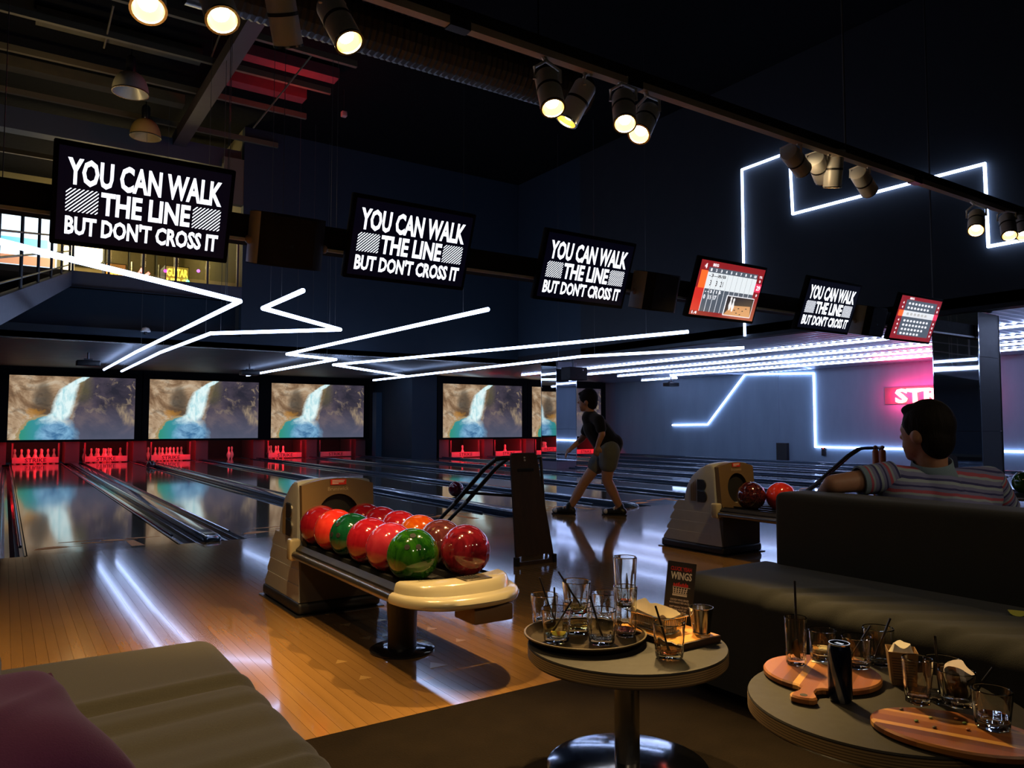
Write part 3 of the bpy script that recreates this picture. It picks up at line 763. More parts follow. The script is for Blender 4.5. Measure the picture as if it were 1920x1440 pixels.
for i, xc in enumerate(lane_x):
    if xc > XW - 0.3: continue
    if 10.0 < xc < 11.2: continue
    Y = YM if xc < 10.2 else YMR
    if i in pin_sets:
        ids, wh, _ = pin_sets[i]
        for k in ids:
            dx, dy = row()[k]
            loc = Vector((xc + dx, Y + 0.42 + dy, 0))
            lab = 'red lit pin, ' + PINPOS[k] + ', ' + wh
            if pin0 is None:
                pin0 = thing('bowling_pin', lab, 'bowling pin', loc, 'pins ' + wh)
                G().lathe(pin_prof, 16, loc).build('pin_body', M_pin, pin0)
                G().lathe([(0.0246, 0.250), (0.0246, 0.258), (0.0236, 0.258), (0.0236, 0.250)], 16, loc, close=True).build('neck_stripe', M_pinred, pin0)
            else:
                dup(pin0, loc, lab, group='pins ' + wh)
    if i != 4:
        s = thing('pin_sweep', 'red lit sweep board reading STRIKE ' + lane_lab[i], 'sweep board', (xc, Y + 0.22, 0.0), 'sweep boards')
        G().bx(xc - 0.52, xc + 0.52, Y + 0.20, Y + 0.25, 0.025, 0.175).build('board', M_sweep, s, smooth=False)
        g = G(); lettering(g, 'STRIKE', 0.48, 0.105, lambda a, b: (xc + a, Y + 0.198, 0.10 + b), 0.012)
        g.build('lettering', M_ink, s, smooth=False)
        G().bx(xc - 0.54, xc - 0.50, Y + 0.25, Y + 0.30, 0.02, 0.55).build('sweep_arm', M_kick, s, smooth=False)
        G().bx(xc + 0.50, xc + 0.54, Y + 0.25, Y + 0.30, 0.02, 0.55).build('sweep_arm', M_kick, s, smooth=False)
    # the red tube lamp under the masking lip
    lp = thing('red_tube_lamp', 'red tube lamp over the pins ' + lane_lab.get(i, 'of the lane with only two pins'), 'lamp', (xc, Y + 0.1, 0.57), 'red lamps over the pins')
    G().tube((xc - 0.4, Y + 0.1105, 0.612), (xc + 0.4, Y + 0.1105, 0.612), 0.012, n=8).build('tube', M_red_tube, lp)
    e = RED_W * (0.25 if i in (4, 6) else 1.0)
    light('AREA', 'red_lamp_light', (xc, Y + 0.01, 0.580), (1.0, 0.006, 0.012), e, to=(xc, Y + 0.55, 0.0), shape='RECTANGLE', size=0.9, size_y=0.06)
for i, xc in enumerate(DIV):
    if xc > XW - 0.3 or 9.9 < xc < 11.2: continue
    Y = YM if xc < 10.2 else YMR
    tag(G().bx(xc - 0.17, xc + 0.17, Y + 0.15, Y + 1.5, -0.0, 0.58).build('kickback_panel', M_kick, org=(xc, Y + 0.15, 0), smooth=False), 'red lit upright panel between pin decks, ' + (ORD[i] + ' from the left'), 'kickback panel', 'panels between the pin decks')

# ================================================================== MIRRORED COLUMNS
def column(x0, y0, label, front=None):
    c = struct(thing('wall_column', label, 'column', (x0 + 0.3, y0 + 0.3, 0)))
    G().bx(x0 + 0.02, x0 + 0.58, y0 + 0.02, y0 + 0.58, 0, ZL - 0.02).build('core', M_matt, c, smooth=False)
    G().bx(x0 + 0.005, x0 + 0.595, y0 + 0.005, y0 + 0.595, 0, 0.17).build('plinth', plain('plinth_violet_grey', (0.16, 0.14, 0.20), 0.5), c, smooth=False)
    for (za, zb) in ((0.175, 0.93), (0.935, 1.93), (1.935, ZL - 0.03)):
        G().bx(x0, x0 + 0.02, y0 + 0.006, y0 + 0.594, za, zb).build('mirror_panel', M_mirror, c, smooth=False)
        G().bx(x0 + 0.006, x0 + 0.594, y0, y0 + 0.02, za, zb).build('mirror_panel' if front is None else 'cladding_panel', front or M_mirror, c, smooth=False)
    for (a, b) in ((x0, y0), (x0 + 0.6, y0), (x0, y0 + 0.6)):
        G().bx(a - 0.006, a + 0.006, b - 0.006, b + 0.006, 0.17, ZL - 0.03).build('corner_trim', M_chrome, c, smooth=False)
column(XB, 14.2, 'mirror clad square column standing among the far lanes')
column(XB, 4.87, 'mirror clad square column behind the seated man', plain('column_grey', (0.05, 0.045, 0.055), 0.5))

# ================================================================== LED LIGHT LINES
def led_line(name, pts, r, label, m=M_led, wires=True, ztop=ZC, group=None):
    c = sum(pts, Vector()) / len(pts)
    t = thing(name, label, 'light line', c, group)
    for a, b in zip(pts[:-1], pts[1:]):
        d = (b - a).normalized() * r * 0.6
        G().tube(a - d * 0.0, b + d * 0.0, r, n=10).build('led_tube', m, t)
    for p in pts[1:-1]: G().sphere(p, r * 1.02, 10, 8).build('led_joint', m, t)
    if wires:
        for a, b in zip(pts[:-1], pts[1:]):
            L = (b - a).length
            for u_ in ((0.08, 0.92) if L > 1.6 else (0.5,)):
                p = a.lerp(b, u_)
                zt = ZC if (p.y < YB - 0.05 and p.x < XB) else ZL
                if p.y > YM - 0.4: continue
                G().tube(p + Vector((0, 0, r)), Vector((p.x, p.y, zt)), 0.0035, n=5).build('hanging_wire', M_rail, t)
    return t
ZT = 2.4
def zl(*px): return [atZ(x, y, ZT) for x, y in px]
gl = 'hanging light lines'
led_line('led_zigzag', zl((-60, 438), (450, 565), (255, 660), (195, 693)), 0.026, 'hanging white light line entering from the left edge and folding back under the large monitor', group=gl)
led_line('led_zigzag', zl((228, 696), (300, 661), (395, 625), (638, 618), (493, 578), (568, 545)), 0.026, 'hanging white zigzag light line below the speaker, with a short hook at its top', group=gl)
led_line('led_zigzag', zl((463, 704), (630, 674), (538, 664), (915, 580)), 0.026, 'hanging white zigzag light line ending under the second monitor', group=gl)
led_line('led_zigzag', zl((765, 706), (625, 684), (1290, 622)), 0.026, 'long hanging white light line ending below the fourth monitor', group=gl)
led_line('led_zigzag', zl((700, 713), (1093, 668), (1395, 652)), 0.026, 'long low hanging white light line passing over the far mirrored column', group=gl)
# strips under the corrugated ceiling
zs = ZL - 0.03
def cs(X, y0, y1): return [Vector((X, y0, zs)), Vector((X, y1, zs))]
gc = 'light strips on the corrugated ceiling'
led_line('led_ceiling_strip', cs(12.85, 18.6, 1.5), 0.02, 'ceiling light strip nearest the bulkhead edge', M_led3, False, group=gc)
led_line('led_ceiling_strip', cs(14.35, 18.9, 1.5), 0.02, 'second ceiling light strip from the bulkhead', M_led3, False, group=gc)
led_line('led_ceiling_strip', cs(15.6, 17.4, 1.5), 0.02, 'third ceiling light strip from the bulkhead', M_led3, False, group=gc)
led_line('led_ceiling_strip', [Vector((17.75, 18.6, zs)), Vector((17.75, 17.0, zs)), Vector((16.75, 16.3, zs)), Vector((16.75, 1.5, zs))], 0.02, 'ceiling light strip with a stepped far end, nearest the right wall', M_led3, False, group=gc)
# strips on the bulkhead and on the right wall
def wy(X, *yz): return [Vector((X, y, z)) for y, z in yz]
led_line('led_wall_line', wy(XB - 0.035, (8.68, ZL + 0.02), (8.68, 5.56), (7.70, 5.58), (7.66, 4.52), (4.70, 4.50), (4.69, 3.38), (3.2, 3.38)), 0.022, 'angular white light line high on the dark bulkhead wall', M_led2, False)
led_line('led_wall_line', wy(XW - 0.035, *[(atX(px, py, XW).y, atX(px, py, XW).z) for px, py in ((1262, 797), (1328, 796), (1398, 702), (1527, 700), (1530, 838), (1700, 842))], (3.0, 0.45)), 0.024, 'angular white light line on the grey blue right wall', M_led2, False)

# right wall details
p = atX(1470, 845, XW)
tag(G().bx(XW - 0.12, XW - 0.001, p.y - 0.17, p.y + 0.17, 0, 0.52).build('wall_cabinet', M_black, org=(XW, p.y, 0), smooth=False), 'small dark box on the floor against the right wall', 'box')
p = atX(1546, 846, XW)
t = thing('wall_box', 'tiny dark wall box with a red light under the light line', 'wall box', p)
G().rbx(XW - 0.06, XW - 0.001, p.y - 0.06, p.y + 0.06, p.z - 0.12, p.z + 0.10, 0.01).build('case', M_black, t)
G().sphere((XW - 0.065, p.y, p.z + 0.08), 0.012, 8, 6).build('indicator', glow('red_dot', (1, 0.05, 0.03), 4), t)
struct(G().bx(XW - 0.012, XW - 0.001, 13.75, 14.35, 0, ZL - 0.001).build('trim_6', M_plaster, smooth=False))
# red neon sign
sg = thing('neon_sign', 'glowing red STRIKE sign on the right wall behind the seated man\'s head', 'sign', (XW, 9.6, 1.75))
zc = atX(1705, 742, XW).z
ya, yb = atX(1660, 742, XW).y, 8.3
G().bx(XW - 0.03, XW - 0.001, yb, ya, zc - 0.20, zc + 0.22).build('backing_panel', plain('sign_grey', (0.16, 0.12, 0.14), 0.5), sg, smooth=False)
g = G(); W_ = (ya - 0.30) - yb
lettering(g, 'STRIKE', W_, 0.36, lambda a, b: (XW - 0.09, (ya - 0.30 + yb) / 2 - a, zc + b), 0.035)
lt = g.build('lettering', glow('neon_letters', (1.0, 0.26, 0.20), 5.0), sg, smooth=False)
md = lt.modifiers.new('depth', 'SOLIDIFY'); md.thickness = 0.035
light('AREA', 'neon_glow', (XW - 0.28, (ya + yb) / 2, zc), (1.0, 0.02, 0.14), 42, to=(XW + 1, (ya + yb) / 2, zc), shape='RECTANGLE', size=1.9, size_y=0.3)
light('POINT', 'neon_glow_up', (XW - 0.6, (ya + yb) / 2, zc + 0.35), (1.0, 0.02, 0.16), 20, shadow_soft_size=0.2)

# ================================================================== MONITOR BEAM
YMON = 4.70
beam_t = thing('monitor_beam', 'long dark overhead beam carrying the row of monitors', 'beam', (4, 4.98, 2.2))
G().bx(-2.5, XB - 0.02, 4.92, 5.06, 2.19, 2.36).build('beam_box', M_matt, beam_t, smooth=False)
G().bx(-2.5, XB - 0.02, 4.905, 4.92, 2.183, 2.203).build('edge_strip', plain('pale_edge', (0.75, 0.85, 0.95), 0.4, 0.0), beam_t, smooth=False)
for xx in (-1.4, 9.9): G().tube((xx, 4.99, 2.36), (xx, 4.99, ZC), 0.012, n=6).build('hanger_rod', M_rail, beam_t)

TILT = math.radians(20)
def monitor(xc, label, kind):
    W_, H_ = 0.935, 0.560
    c = Vector((xc, YMON, 2.262))
    t = thing('overhead_monitor', label, 'monitor', c, 'monitors on the beam')
    R = Matrix.Rotation(TILT, 4, 'X')
    def P(a, b, d=0.0): return c + R @ Vector((a, d, b))   # a right, b up, d into the screen
    M4 = Matrix.Translation(c) @ R
    G().rbx(-W_ / 2, W_ / 2, 0.0, 0.055, -H_ / 2, H_ / 2, 0.010, 2, M4).build('case', M_frame, t)
    sw, sh = W_ - 0.05, H_ - 0.055
    G().quad(P(-sw / 2, -sh / 2, -0.001), P(sw / 2, -sh / 2, -0.001), P(sw / 2, sh / 2, -0.001), P(-sw / 2, sh / 2, -0.001)).build('screen_panel', M_tvbg, t, smooth=False)
    G().bx(-0.12, 0.12, 0.055, 0.20, -0.10, 0.06, M4).build('wall_bracket', M_matt, t, smooth=False)
    fl = lambda d: (lambda a, b: P(a, b, d))
    if kind == 'msg':
        g = G()
        lettering(g, 'YOU CAN WALK', 0.80, 0.145, fl(-0.002), 0.035, 0, 0.125)
        lettering(g, 'THE LINE', 0.465, 0.125, fl(-0.002), 0.035, 0.0, -0.028)
        lettering(g, "BUT DON'T CROSS IT", 0.80, 0.105, fl(-0.002), 0.035, 0, -0.165)
        g.build('message_lettering', M_tvwhite, t, smooth=False)
        for sgn in (-1, 1):
            g = G(); xa, xb, ya_, yb_ = (0.245, 0.402, -0.092, 0.034)
            if sgn < 0: xa, xb = -xb, -xa
            step, th = 0.0205, 0.0075
            s_ = xa - (yb_ - ya_)
            while s_ < xb:
                # 45 degree stroke from (s_, ya_) clipped to the box
                pts = []
                for off in (0, th):
                    x0, y0 = s_ + off, ya_
                    x1, y1 = x0 + (yb_ - ya_), yb_
                    if x0 < xa: y0 += xa - x0; x0 = xa
                    if x1 > xb: y1 -= x1 - xb; x1 = xb
                    pts.append((x0, y0, x1, y1))
                if pts[0][1] < pts[0][3] and pts[1][1] < pts[1][3]:
                    (a0, b0, a1, b1), (c0, d0, c1, d1) = pts
                    g.quad(P(a0, b0, -0.002), P(c0, d0, -0.002), P(c1, d1, -0.002), P(a1, b1, -0.002))
                s_ += step
            g.build('hatched_block', M_tvwhite, t, smooth=False)
    else:
        mk = lambda n, cc, s=1.0: glow('score_' + n, cc, s)
        def rect(n, a0, a1, b0, b1, m, d=-0.002):
            X0, Y0 = -sw / 2, -sh / 2
            G().quad(P(X0 + a0 * sw, Y0 + b0 * sh, d), P(X0 + a1 * sw, Y0 + b0 * sh, d), P(X0 + a1 * sw, Y0 + b1 * sh, d), P(X0 + a0 * sw, Y0 + b1 * sh, d)).build(n, m, t, smooth=False)
        def txt(g, s_, a, b, wd, h, d=-0.004, bold=0.02):
            gg = lettering(G(), s_, wd * sw, h * sh, fl(d), bold, -sw / 2 + a * sw, -sh / 2 + b * sh)
            gg.build('score_figure', ink if g is INKG else (greyink if g is GREYG else lt_), t, smooth=False)
        red = mk('red', (0.42, 0.01, 0.02), 0.5); dark = mk('slate', (0.07, 0.09, 0.12), 0.9); wh = mk('white', (0.70, 0.75, 0.78), 0.9)
        oran = mk('orange', (1.0, 0.13, 0.02), 0.95); red2 = mk('red_bright', (0.60, 0.02, 0.015), 0.9); pk = mk('pink', (0.75, 0.03, 0.10), 0.9)
        ink = mk('ink', (0.06, 0.05, 0.07), 0.3); lt_ = mk('letters', (0.85, 0.85, 0.9), 1.0)
        greyink = mk('grey_ink', (0.35, 0.33, 0.30), 0.8); INKG, GREYG = G(), G()
        rect('score_background', 0, 1, 0, 1, red, -0.0015)
        if kind == 'score':
            rect('score_header', 0.13, 0.90, 0.80, 0.89, dark)
            rect('score_row', 0.13, 0.90, 0.50, 0.80, wh)
            rect('score_name', 0.03, 0.13, 0.50, 0.82, oran)
            rect('score_row', 0.13, 0.90, 0.08, 0.50, dark)
            rect('score_name', 0.0, 0.13, 0.08, 0.50, red2)
            rect('score_total', 0.90, 1.0, 0.56, 0.72, pk)
            g = G()
            for k in range(10):
                a = 0.13 + 0.077 * k
                g.quad(P(-sw / 2 + a * sw, -sh / 2 + 0.08 * sh, -0.003), P(-sw / 2 + (a + 0.004) * sw, -sh / 2 + 0.08 * sh, -0.003), P(-sw / 2 + (a + 0.004) * sw, -sh / 2 + 0.5 * sh, -0.003), P(-sw / 2 + a * sw, -sh / 2 + 0.5 * sh, -0.003))
                txt(g, str(k + 1), 0.17 + 0.077 * k, 0.845, 0.02 if k < 9 else 0.035, 0.05)
            txt(g, '4', 0.08, 0.90, 0.035, 0.09); txt(g, 'BEG', 0.22, 0.935, 0.08, 0.05); txt(g, 'TTL', 0.955, 0.85, 0.05, 0.04)
            txt(g, '0', 0.955, 0.77, 0.02, 0.05); txt(g, '29', 0.955, 0.64, 0.06, 0.09); txt(g, '0', 0.955, 0.50, 0.02, 0.05); txt(g, '1.4', 0.07, 0.045, 0.07, 0.05)
            txt(g, '- - 3 / 1 5', 0.27, 0.455, 0.24, 0.055); txt(g, '0', 0.16, 0.35, 0.025, 0.08); txt(g, '11', 0.24, 0.35, 0.035, 0.08); txt(g, '17', 0.32, 0.35, 0.04, 0.08)
            g.build('frame_lines', lt_, t, smooth=False)
            g = INKG; txt(g, '-3--8/8', 0.28, 0.745, 0.26, 0.06); txt(g, '3', 0.20, 0.61, 0.025, 0.10); txt(g, '3', 0.29, 0.61, 0.025, 0.10); txt(g, '21', 0.37, 0.61, 0.045, 0.10)
            for k in range(1, 10):
                a = 0.13 + 0.077 * k
                g.quad(P(-sw / 2 + a * sw, -sh / 2 + 0.5 * sh, -0.003), P(-sw / 2 + (a + 0.003) * sw, -sh / 2 + 0.5 * sh, -0.003), P(-sw / 2 + (a + 0.003) * sw, -sh / 2 + 0.8 * sh, -0.003), P(-sw / 2 + a * sw, -sh / 2 + 0.8 * sh, -0.003))
            g.build('frame_lines_dark', ink, t, smooth=False)
            rect('pin_camera_border', 0.50, 0.94, 0.055, 0.43, lt_, -0.005)
            rect('pin_camera_back', 0.507, 0.933, 0.065, 0.42, mk('camdark', (0.03, 0.025, 0.03), 0.7), -0.006)
            X0, Y0 = -sw / 2, -sh / 2
            G().poly([P(X0 + a * sw, Y0 + b * sh, -0.007) for a, b in ((0.507, 0.065), (0.933, 0.065), (0.90, 0.27), (0.60, 0.25))]).build('pin_camera_deck', mk('camwood', (0.62, 0.30, 0.13), 0.8), t, smooth=False)
            for (a, b) in ((0.575, 0.30), (0.62, 0.28)):
                G().poly([P(X0 + (a + x_) * sw, Y0 + (b + y_) * sh, -0.008) for x_, y_ in ((-0.008, -0.14), (0.008, -0.14), (0.022, -0.05), (0.007, 0.04), (0.013, 0.09), (0, 0.12), (-0.013, 0.09), (-0.007, 0.04), (-0.022, -0.05))]).build('pin_camera_pin', mk('campin', (0.8, 0.78, 0.78), 0.9), t, smooth=False)
            for (a, b) in ((0.66, 0.17), (0.72, 0.21), (0.70, 0.12), (0.79, 0.17), (0.84, 0.22), (0.76, 0.10)):
                G().poly([P(X0 + (a + 0.014 * math.cos(q)) * sw, Y0 + (b + 0.011 * math.sin(q)) * sh, -0.008) for q in [2 * PI * j / 8 for j in range(8)]]).build('pin_camera_spot', ink, t, smooth=False)
        else:
            rect('score_table', 0.14, 0.90, 0.09, 0.92, dark)
            rect('score_row', 0.14, 0.90, 0.53, 0.67, wh)
            rect('score_name', 0.03, 0.14, 0.53, 0.67, oran)
            rect('score_total', 0.90, 1.0, 0.53, 0.67, pk)
            g = G()
            for (b, n_) in ((0.84, 8), (0.74, 7), (0.44, 8), (0.34, 8), (0.24, 7), (0.14, 6)):
                txt(g, ' '.join('8' for _ in range(n_)), 0.20 + 0.038 * n_, b, 0.076 * n_, 0.05)
                txt(g, '0', 0.95, b, 0.03, 0.05); txt(g, '4', 0.08, b, 0.03, 0.05)
            txt(g, 'BEG', 0.25, 0.955, 0.10, 0.045)
            g = GREYG; txt(g, '8 8 8 8 8 8', 0.47, 0.60, 0.5, 0.06)
    return t
monitor(0.64, 'largest overhead monitor, leftmost, with white YOU CAN WALK THE LINE message', 'msg')
monitor(2.32, 'second overhead monitor from the left, with white message on black', 'msg')
monitor(3.89, 'third overhead monitor from the left, with white message on black', 'msg')
monitor(5.60, 'overhead monitor showing a red and white score table with a pin camera picture', 'score')
monitor(7.20, 'overhead monitor with white message, between the two red score monitors', 'msg')
monitor(8.92, 'rightmost overhead monitor showing a crowded red score table', 'table')

def speaker(xc, label):
    c = Vector((xc, 4.78, 2.185)); t = thing('wall_speaker', label, 'speaker', c, 'black speakers on the beam')
    W_, H_ = 0.47, 0.33
    prof = [(-W_ / 2, 0.10), (-W_ / 2 + 0.02, -0.02), (-W_ / 2 + 0.09, -0.07), (W_ / 2 - 0.09, -0.07), (W_ / 2 - 0.02, -0.02), (W_ / 2, 0.10)]
    R = Matrix.Rotation(math.radians(14), 4, 'X')
    g = G().prism(prof, lambda a, d, z: c + R @ Vector((a, d, z)), -H_ / 2, H_ / 2)
    bodyo = g.build('cabinet', M_matt, t, ang=50)
    G().prism([(-W_ / 2 + 0.085, -0.074), (W_ / 2 - 0.085, -0.074), (W_ / 2 - 0.1, -0.080), (-W_ / 2 + 0.1, -0.080)], lambda a, d, z: c + R @ Vector((a, d, z)), -H_ / 2 + 0.015, H_ / 2 - 0.015).build('grille', M_matt, t, smooth=False)
    g = G(); lettering(g, 'W', 0.024, 0.022, lambda a, b: c + R @ Vector((a - 0.01, -0.0815, b - 0.03)), 0.02); g.build('badge', M_steel, t, smooth=False)
    for s in (-1, 1): G().sphere(c + R @ Vector((s * (W_ / 2 + 0.012), 0.05, -0.02)), 0.028, 12, 8, (0.8, 0.8, 1)).build('knob', plain('beige_knob', (0.45, 0.36, 0.30), 0.4), t)
    G().prism([(-W_ / 2 - 0.004, 0.105), (-W_ / 2 + 0.014, -0.022), (-W_ / 2 + 0.030, -0.034), (-W_ / 2 + 0.032, -0.026), (-W_ / 2 + 0.022, -0.015), (-W_ / 2 + 0.004, 0.10)], lambda a, d, z: c + R @ Vector((a, d, z)), -H_ / 2 + 0.004, H_ / 2 - 0.004).build('end_cap', plain('cap_pale', (0.55, 0.55, 0.58), 0.4), t, ang=50)
    G().bx(xc - 0.03, xc + 0.03, 4.84, 4.93, 2.20, 2.30).build('bracket', M_matt, t, smooth=False)
speaker(1.49, 'black speaker on the beam right of the largest monitor')
speaker(4.78, 'black speaker on the beam left of the red score monitor')
speaker(8.12, 'black speaker on the beam left of the rightmost monitor')

# hanging speaker and projectors under the low ceilings
p = atX(1075, 702, 11.06)
t = thing('box_speaker', 'black box speaker hanging beside the top of the far mirrored column', 'speaker', p)
G().rbx(p.x - 0.26, p.x + 0.27, p.y - 0.2, p.y + 0.14, p.z - 0.14, p.z + 0.16, 0.02).build('cabinet', M_matt, t)
G().bx(p.x - 0.02, p.x + 0.02, p.y - 0.02, p.y + 0.02, p.z + 0.16, ZL + 0.03).build('bracket', M_darksteel, t, smooth=False)
G().bx(p.x + 0.12, p.x + 0.15, p.y - 0.203, p.y - 0.2, p.z + 0.08, p.z + 0.11).build('badge', M_white, t, smooth=False)
def projector(px, py, Y, lab):
    p = atY(px, py, Y); p.z = 2.33; t = thing('ceiling_projector', lab, 'projector', p, 'projectors under the low ceiling')
    G().rbx(p.x - 0.22, p.x + 0.22, p.y - 0.15, p.y + 0.15, p.z - 0.06, p.z + 0.06, 0.02).build('body', M_black, t)
    G().tube((p.x + 0.1, p.y + 0.14, p.z), (p.x + 0.1, p.y + 0.20, p.z), 0.045, n=16).build('lens', M_darksteel, t)
    G().tube((p.x, p.y, p.z + 0.05), (p.x, p.y, ZL), 0.02, n=8).build('stem', M_darksteel, t)
    G().bx(p.x - 0.08, p.x + 0.08, p.y - 0.05, p.y + 0.05, p.z + 0.06, p.z + 0.10).build('mount_plate', M_darksteel, t, smooth=False)
projector(165, 683, 18.3, 'ceiling projector above the first waterfall picture')
projector(468, 690, 19.3, 'ceiling projector above the second waterfall picture')
projector(1258, 708, 17.2, 'ceiling projector under the corrugated ceiling')
p = atY(273, 622, 15.7); t = thing('dome_camera', 'small white dome camera on the beam under the balcony', 'camera', p)
G().lathe([(0.0, 0.09), (0.06, 0.07), (0.085, 0.02), (0.085, 0.0), (0.0, 0.0)], 16, p).build('dome', M_white, t)
G().lathe([(0.03, 0.0), (0.03, -0.05), (0.0, -0.06)], 12, p).build('lens_ball', M_black, t)

# ================================================================== TRACK LIGHTS
TY, TZ = 2.72, 2.70
tr = thing('light_track', 'long grey light track running across the top of the photo', 'light track', (3, TY, TZ))
G().bx(-1.5, 8.5, TY - 0.022, TY + 0.022, TZ - 0.012, TZ + 0.022).build('track_rail', plain('rail_warm_grey', (0.55, 0.48, 0.44), 0.5), tr, smooth=False)
G().bx(-1.5, 8.5, TY + 0.03, TY + 0.09, TZ + 0.03, TZ + 0.11).build('support_channel', M_matt, tr, smooth=False)
for xx in (-0.6, atY(1583, 200, TY + 0.06).x, 7.4): G().tube((xx, TY + 0.06, TZ + 0.1), (xx, TY + 0.06, ZC), 0.008, n=6).build('hanger_rod', plain('rod_grey', (0.25, 0.25, 0.27), 0.4, 0.5), tr)
for xx in (1.55, 2.55, 5.2): G().bx(xx - 0.05, xx + 0.05, TY - 0.026, TY + 0.026, TZ - 0.018, TZ + 0.026).build('joint_clip', M_darksteel, tr, smooth=False)
# ribbed flexible duct behind the track
g = G(); prof = []
dc = atY(800, 90, 4.0)
rings = []
for k in range(120):
    xx = 0.9 + k * 0.02; rr = 0.13 + (0.010 if k % 2 else 0.0)
    rings.append([Vector((xx, 4.0 + rr * math.cos(2 * PI * j / 14), dc.z + rr * math.sin(2 * PI * j / 14))) for j in range(14)])
g.loft(rings)
dct = thing('ribbed_duct', 'dark ribbed duct behind the light track', 'duct', (1.9, 4.0, dc.z))
g.build('duct_hose', plain('duct_grey', (0.07, 0.075, 0.085), 0.5, 0.3), dct, ang=20)
G().tube((0.7, 4.0, dc.z), (0.9, 4.0, dc.z), 0.15, n=16).build('collar', M_darksteel, dct)
for xx in (1.1, 2.9): G().tube((xx, 4.0, dc.z + 0.13), (xx, 4.0, ZC - 0.001), 0.006, n=5).build('strap', M_darksteel, dct)

M_reflector = plain('amber_reflector', (0.45, 0.22, 0.03), 0.35, 0.3)
M_can = plain('can_pale_grey', (0.72, 0.73, 0.76), 0.38, 0.1)
def head(front, back, lit, dyf, label, energy=None, aim=None, cone=58):
    pf = atY(*front, TY + dyf); pb = atY(*back, TY + 0.03)
    ax = (pf - pb).normalized(); L = 0.215; pb = pf - ax * L; R0 = 0.056
    t = thing('track_spotlight', label, 'spotlight', pf, 'track spotlights')
    q = ax.to_track_quat('Z', 'Y').to_matrix().to_4x4(); Mx = Matrix.Translation(pb) @ q
    G().lathe([(0.030, 0.0), (0.050, 0.006), (R0, 0.02), (R0, L), (R0 - 0.006, L), (R0 - 0.006, L - 0.05), (0.001, L - 0.05)], 24, M=Mx).build('can', M_can, t)
    G().lathe([(R0 + 0.002, 0.095), (R0 + 0.002, 0.108), (R0 - 0.001, 0.108), (R0 - 0.001, 0.095)], 24, M=Mx, close=True).build('band', M_black, t)
    G().lathe([(R0 + 0.0015, L - 0.006), (R0 + 0.0015, L + 0.002), (R0 - 0.007, L + 0.002), (R0 - 0.007, L - 0.006)], 24, M=Mx, close=True).build('rim', M_steel, t)
    G().lathe([(0.0495, L - 0.004), (0.047, L - 0.022), (0.038, L - 0.040), (0.030, L - 0.046)], 24, M=Mx, caps=False).build('reflector', M_reflector, t)
    G().lathe([(0.0, L - 0.016), (0.016, L - 0.018), (0.028, L - 0.028), (0.031, L - 0.042), (0.0, L - 0.043)], 20, M=Mx).build('lamp_lens', M_lens, t)
    # yoke up to the rail
    top = Vector((pb.x + ax.x * 0.03, TY, TZ - 0.012)); mid = pb + ax * 0.04
    s = ax.cross(Vector((0, 0, 1))).normalized() * (R0 + 0.006)
    G().path([mid + s, mid + s + Vector((0, 0, 0.055)), (mid + Vector((0, 0, 0.085))).lerp(top, 0.35), mid - s + Vector((0, 0, 0.055)), mid - s], 0.008, 8).build('yoke', M_can, t)
    if (top - mid).length > 0.03: G().tube((mid + Vector((0, 0, 0.085))).lerp(top, 0.35), top, 0.012, n=8).build('stem', M_can, t)
    to = pf + ax * 2 if aim is None else Vector(aim)
    sp = light('SPOT', 'spot_beam', pf + ax * 0.012, (1.0, 0.64, 0.24), energy * SPOT_K, to=to, spot_size=math.radians(cone), spot_blend=0.7, shadow_soft_size=0.03)
    return t
heads = [((278, 18), (272, -75), -0.10, 'lit spotlight at the top edge, leftmost', 28, (0.5, 1.4, 0.3)),
         ((417, 38), (392, -55), -0.10, 'lit spotlight at the top edge, second from the left', 34, (0.9, 2.9, 0.0)),
         ((541, 86), (522, -20), 0.12, 'pale spotlight hanging straight down at the top edge, its lamp hidden', 60, (0.45, 3.9, 0), 60),
         ((655, 80), (605, -15), -0.10, 'lit spotlight leaning right at the top edge', 34, (1.3, 2.9, 0)),
         ((1037, 203), (1018, 112), -0.10, 'lit spotlight, left one of the middle cluster', 95, (1.45, 1.80, 0.38), 40),
         ((1062, 228), (1112, 135), 0.10, 'spotlight leaning left beside the lit one of the middle cluster, its lamp hidden', 85, (0.9, 3.2, 0)),
         ((1172, 232), (1166, 155), -0.10, 'lit spotlight, larger of the right pair in the middle', 75, (1.74, 1.05, 0.35), 36),
         ((1198, 252), (1235, 170), -0.06, 'lit spotlight leaning left, smaller of the right pair in the middle', 95, (1.70, 1.66, 0.38), 34),
         ((1505, 318), (1460, 262), 0.10, 'dim spotlight, leftmost of the right cluster under the hanging rod', 22, (6.6, 7.3, 0), 34),
         ((1543, 334), (1515, 262), 0.16, 'amber lit spotlight, second of the right cluster', 34, (3.7, 7.2, 0), 36),
         ((1560, 352), (1566, 285), 0.08, 'amber lit spotlight pointing straight down under the hanging rod', 30, (4.75, 3.75, 0.4), 44),
         ((1630, 358), (1588, 290), 0.10, 'amber lit spotlight leaning right, last of the right cluster', 40, (7.8, 7.2, 0), 36),
         ((1830, 432), (1832, 370), -0.08, 'lit spotlight near the right edge, left one', 12, (5.2, 1.4, 0)),
         ((1893, 442), (1882, 380), -0.08, 'lit spotlight near the right edge, middle one', 12, (5.8, 2.0, 0)),
         ((1920, 442), (1908, 380), -0.08, 'lit spotlight cut by the right edge', 12, (6.4, 1.5, 0))]
for (f, b, dy, lab, en, aim, *cn) in heads: head(f, b, dy < 0, dy, lab, en, aim, cn[0] if cn else 58)
